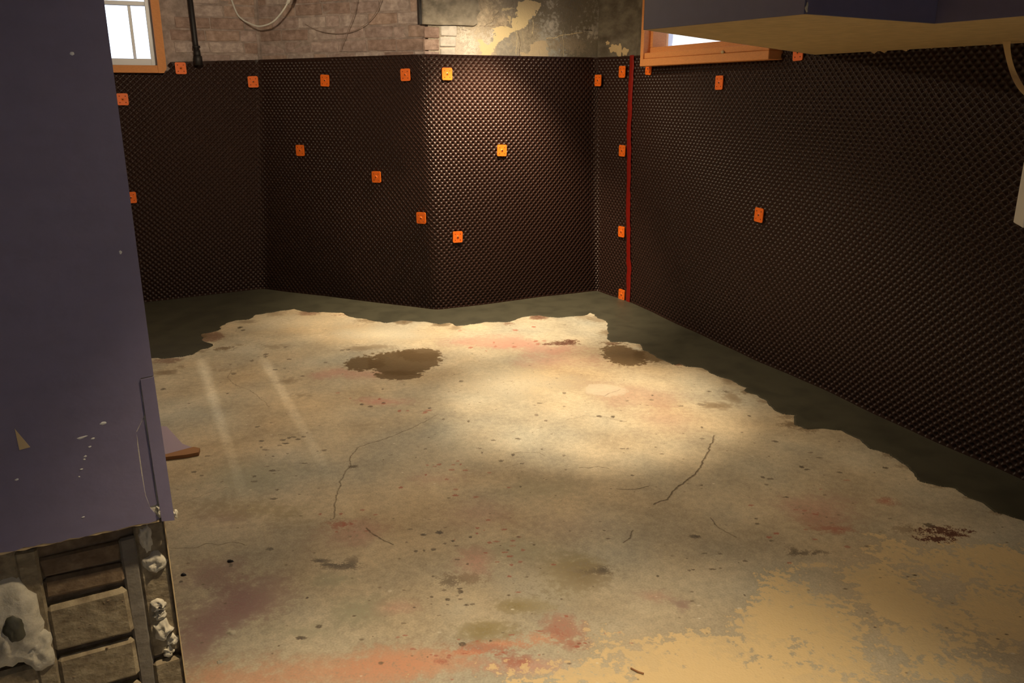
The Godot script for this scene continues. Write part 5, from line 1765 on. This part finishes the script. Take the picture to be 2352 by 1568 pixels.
# ------------------------------------------------------------------ small things
func small_things() -> void:
	# drain pipe on the brick
	var f := wall_frame(TOP[0], TOP[1])
	var o := thing("drain_pipe", "black iron pipe with a collar running down the bricks beside the window", "pipe")
	part("pipe_shaft", tube([f * Vector3(0.845, CEIL, 0.045), f * Vector3(0.853, 1.90, 0.045), f * Vector3(0.858, 1.80, 0.045)], 0.019, 14), M.black, o)
	part("collar", tube([f * Vector3(0.856, 1.872, 0.045), f * Vector3(0.857, 1.858, 0.045)], 0.027, 14), M.black, o)
	part("collar", tube([f * Vector3(0.857, 1.842, 0.045), f * Vector3(0.859, 1.795, 0.045)], 0.024, 14), M.black, o)
	part("pipe_elbow", tube([f * Vector3(0.858, 1.802, 0.046), f * Vector3(0.859, 1.775, 0.046), f * Vector3(0.859, 1.74, 0.044)], 0.031, 14), M.black, o)
	# white cable hanging in a loop
	f = wall_frame(TOP[1], TOP[2])
	o = thing("hanging_cable", "white cable hanging in a loop in front of the bricks", "cable")
	var z := 0.12
	var pts := [f * Vector3(-0.16, 2.36, 0.10), f * Vector3(-0.12, 2.20, 0.11), f * Vector3(-0.07, 2.10, z), f * Vector3(-0.022, 2.060, z), f * Vector3(0.005, 2.045, z), f * Vector3(0.103, 2.012, z), f * Vector3(0.184, 2.015, z), f * Vector3(0.267, 2.042, z), f * Vector3(0.352, 2.106, z), f * Vector3(0.405, 2.162, z)]
	part("cable_sheath", tube(spline(pts, 60), 0.0062, 10), M.white, o)
	part("cable_connector", tube([f * Vector3(0.400, 2.156, z), f * Vector3(0.422, 2.185, z), f * Vector3(0.44, CEIL, z)], 0.013, 12), M.white, o)
	o = thing("cable_shadow_line", "cable shadow drawn as a thin grey strand curving across the bricks", "cable_shadow")  # these two strands draw the cable's cast shadow on the bricks
	part("shadow_strand", tube(spline([f * Vector3(0.45, 2.02, 0.0), f * Vector3(0.56, 1.975, 0.004), f * Vector3(0.70, 1.952, 0.004), f * Vector3(0.85, 1.960, 0.004), f * Vector3(0.98, 2.01, 0.004), f * Vector3(1.07, 2.09, 0.004), f * Vector3(1.12, 2.20, 0.002), f * Vector3(1.13, 2.37, 0.0)], 40), 0.0024, 8), M.cable_shadow, o)
	o = thing("cable_shadow_line", "cable shadow drawn as a thin grey strand running down the bricks to the membrane", "cable_shadow")
	part("shadow_strand", tube(spline([f * Vector3(0.93, 2.37, 0.0), f * Vector3(0.90, 2.12, 0.003), f * Vector3(0.85, 2.02, 0.003), f * Vector3(0.79, 1.92, 0.003), f * Vector3(0.74, 1.83, 0.002)], 24), 0.0024, 8), M.cable_shadow, o)
	# scrap of purple plasterboard on the floor
	o = thing("plasterboard_scrap", "torn scrap of purple plasterboard on the floor behind the partition edge", "scrap")
	part("board_face", prism([Vector2(-1.80, 3.70), Vector2(-1.66, 3.685), Vector2(-1.505, 3.48), Vector2(-1.44, 3.435), Vector2(-1.53, 3.36), Vector2(-1.62, 3.32), Vector2(-1.85, 3.45)], 0.001, 0.014), mat(Color8(158, 142, 162), 0.7), o, Transform3D(Basis(Vector3.RIGHT, -PI / 2), Vector3.ZERO))
	part("torn_paper", prism([Vector2(-1.44, 3.440), Vector2(-1.405, 3.425), Vector2(-1.395, 3.38), Vector2(-1.44, 3.355), Vector2(-1.52, 3.330), Vector2(-1.64, 3.285), Vector2(-1.66, 3.31), Vector2(-1.53, 3.362)], 0.001, 0.017), M.paper, o, Transform3D(Basis(Vector3.RIGHT, -PI / 2), Vector3.ZERO))
	# crumbs
	o = thing("wood_splinter", "thin dark wood splinter on the yellow paint", "splinter")
	part("splinter_body", tube([Vector3(0.333, 0.004, -1.956), Vector3(0.352, 0.004, -1.940), Vector3(0.366, 0.004, -1.933)], 0.0025, 6), M.paper, o)
	for d in [[-0.973, -2.512, 0.012, "black crumb on the floor near the partition"], [-1.102, -2.428, 0.010, "dark crumb on the floor beside the partition edge"]]:
		o = thing("crumb", d[3], "crumb", Vector3(d[0], 0, d[1]))
		part("crumb_body", lump(d[2], d[2] * 0.6, 0.007, int(d[2] * 1000), 0.4, 4, 10), M.black, o, Transform3D(Basis(Vector3.RIGHT, -PI / 2), Vector3(0, 0.002, 0)))
	# plaster flakes on the floor by the partition
	for d in [[-0.84, -2.12, 0.016, "white plaster flake on the floor against the partition"], [-0.83, -1.985, 0.010, "small white plaster flake on the floor at the partition foot"]]:
		o = thing("plaster_flake", d[3], "flake", Vector3(d[0], 0, d[1]))
		part("flake_body", lump(d[2], d[2] * 0.6, 0.006, int(d[2] * 1000) + 3, 0.6, 4, 12), M.gypsum, o, Transform3D(Basis(Vector3.RIGHT, -PI / 2), Vector3(0, 0.002, 0)))
	# white box and loose strip at the right
	o = thing("junction_box", "white metal junction box hanging from the soffit at the right picture edge", "box", Vector3(1.723, 1.112, -2.783))
	var turn := Basis(Vector3.UP, -atan2(0.037, 0.117))
	o.basis = turn
	part("box_body", box_mesh(Vector3(0.0, 0.0, -0.123), Vector3(0.26, 0.21, 0.0), 0.003), M.white, o)
	part("box_cover", box_mesh(Vector3(0.004, 0.004, 0.0), Vector3(0.256, 0.206, 0.004), 0.001), M.white, o)
	part("conduit", tube([Vector3(0.17, 0.205, -0.06), Vector3(0.17, 0.626, -0.06)], 0.011, 12), M.white, o)
	var f2 := wall_frame(Vector2(0.745, -6.61), Vector2(2.132, -3.127))
	o = thing("paper_strip", "loose tan paper strip hanging from the soffit at the right", "paper")
	var st := SurfaceTool.new()
	st.begin(Mesh.PRIMITIVE_TRIANGLES)
	st.set_smooth_group(0)
	var line := spline([f2 * Vector3(3.455, 1.737, 0.15), f2 * Vector3(3.470, 1.69, 0.15), f2 * Vector3(3.500, 1.63, 0.15), f2 * Vector3(3.545, 1.57, 0.15), f2 * Vector3(3.60, 1.52, 0.15)], 16)
	for i in 16:
		var a: Vector3 = line[i]
		var b: Vector3 = line[i + 1]
		var wa := f2.basis.x * (0.018 - 0.0006 * i) + Vector3(0, 0.004 * sin(i * 0.6), 0) + f2.basis.z * 0.006 * sin(i * 0.5)
		var wb := f2.basis.x * (0.018 - 0.0006 * (i + 1)) + Vector3(0, 0.004 * sin((i + 1) * 0.6), 0) + f2.basis.z * 0.006 * sin((i + 1) * 0.5)
		quad(st, a - wa, a + wa, b + wb, b - wb, f2.basis.z)
	st.generate_normals()
	part("strip", st.commit(), M.kraft, o)
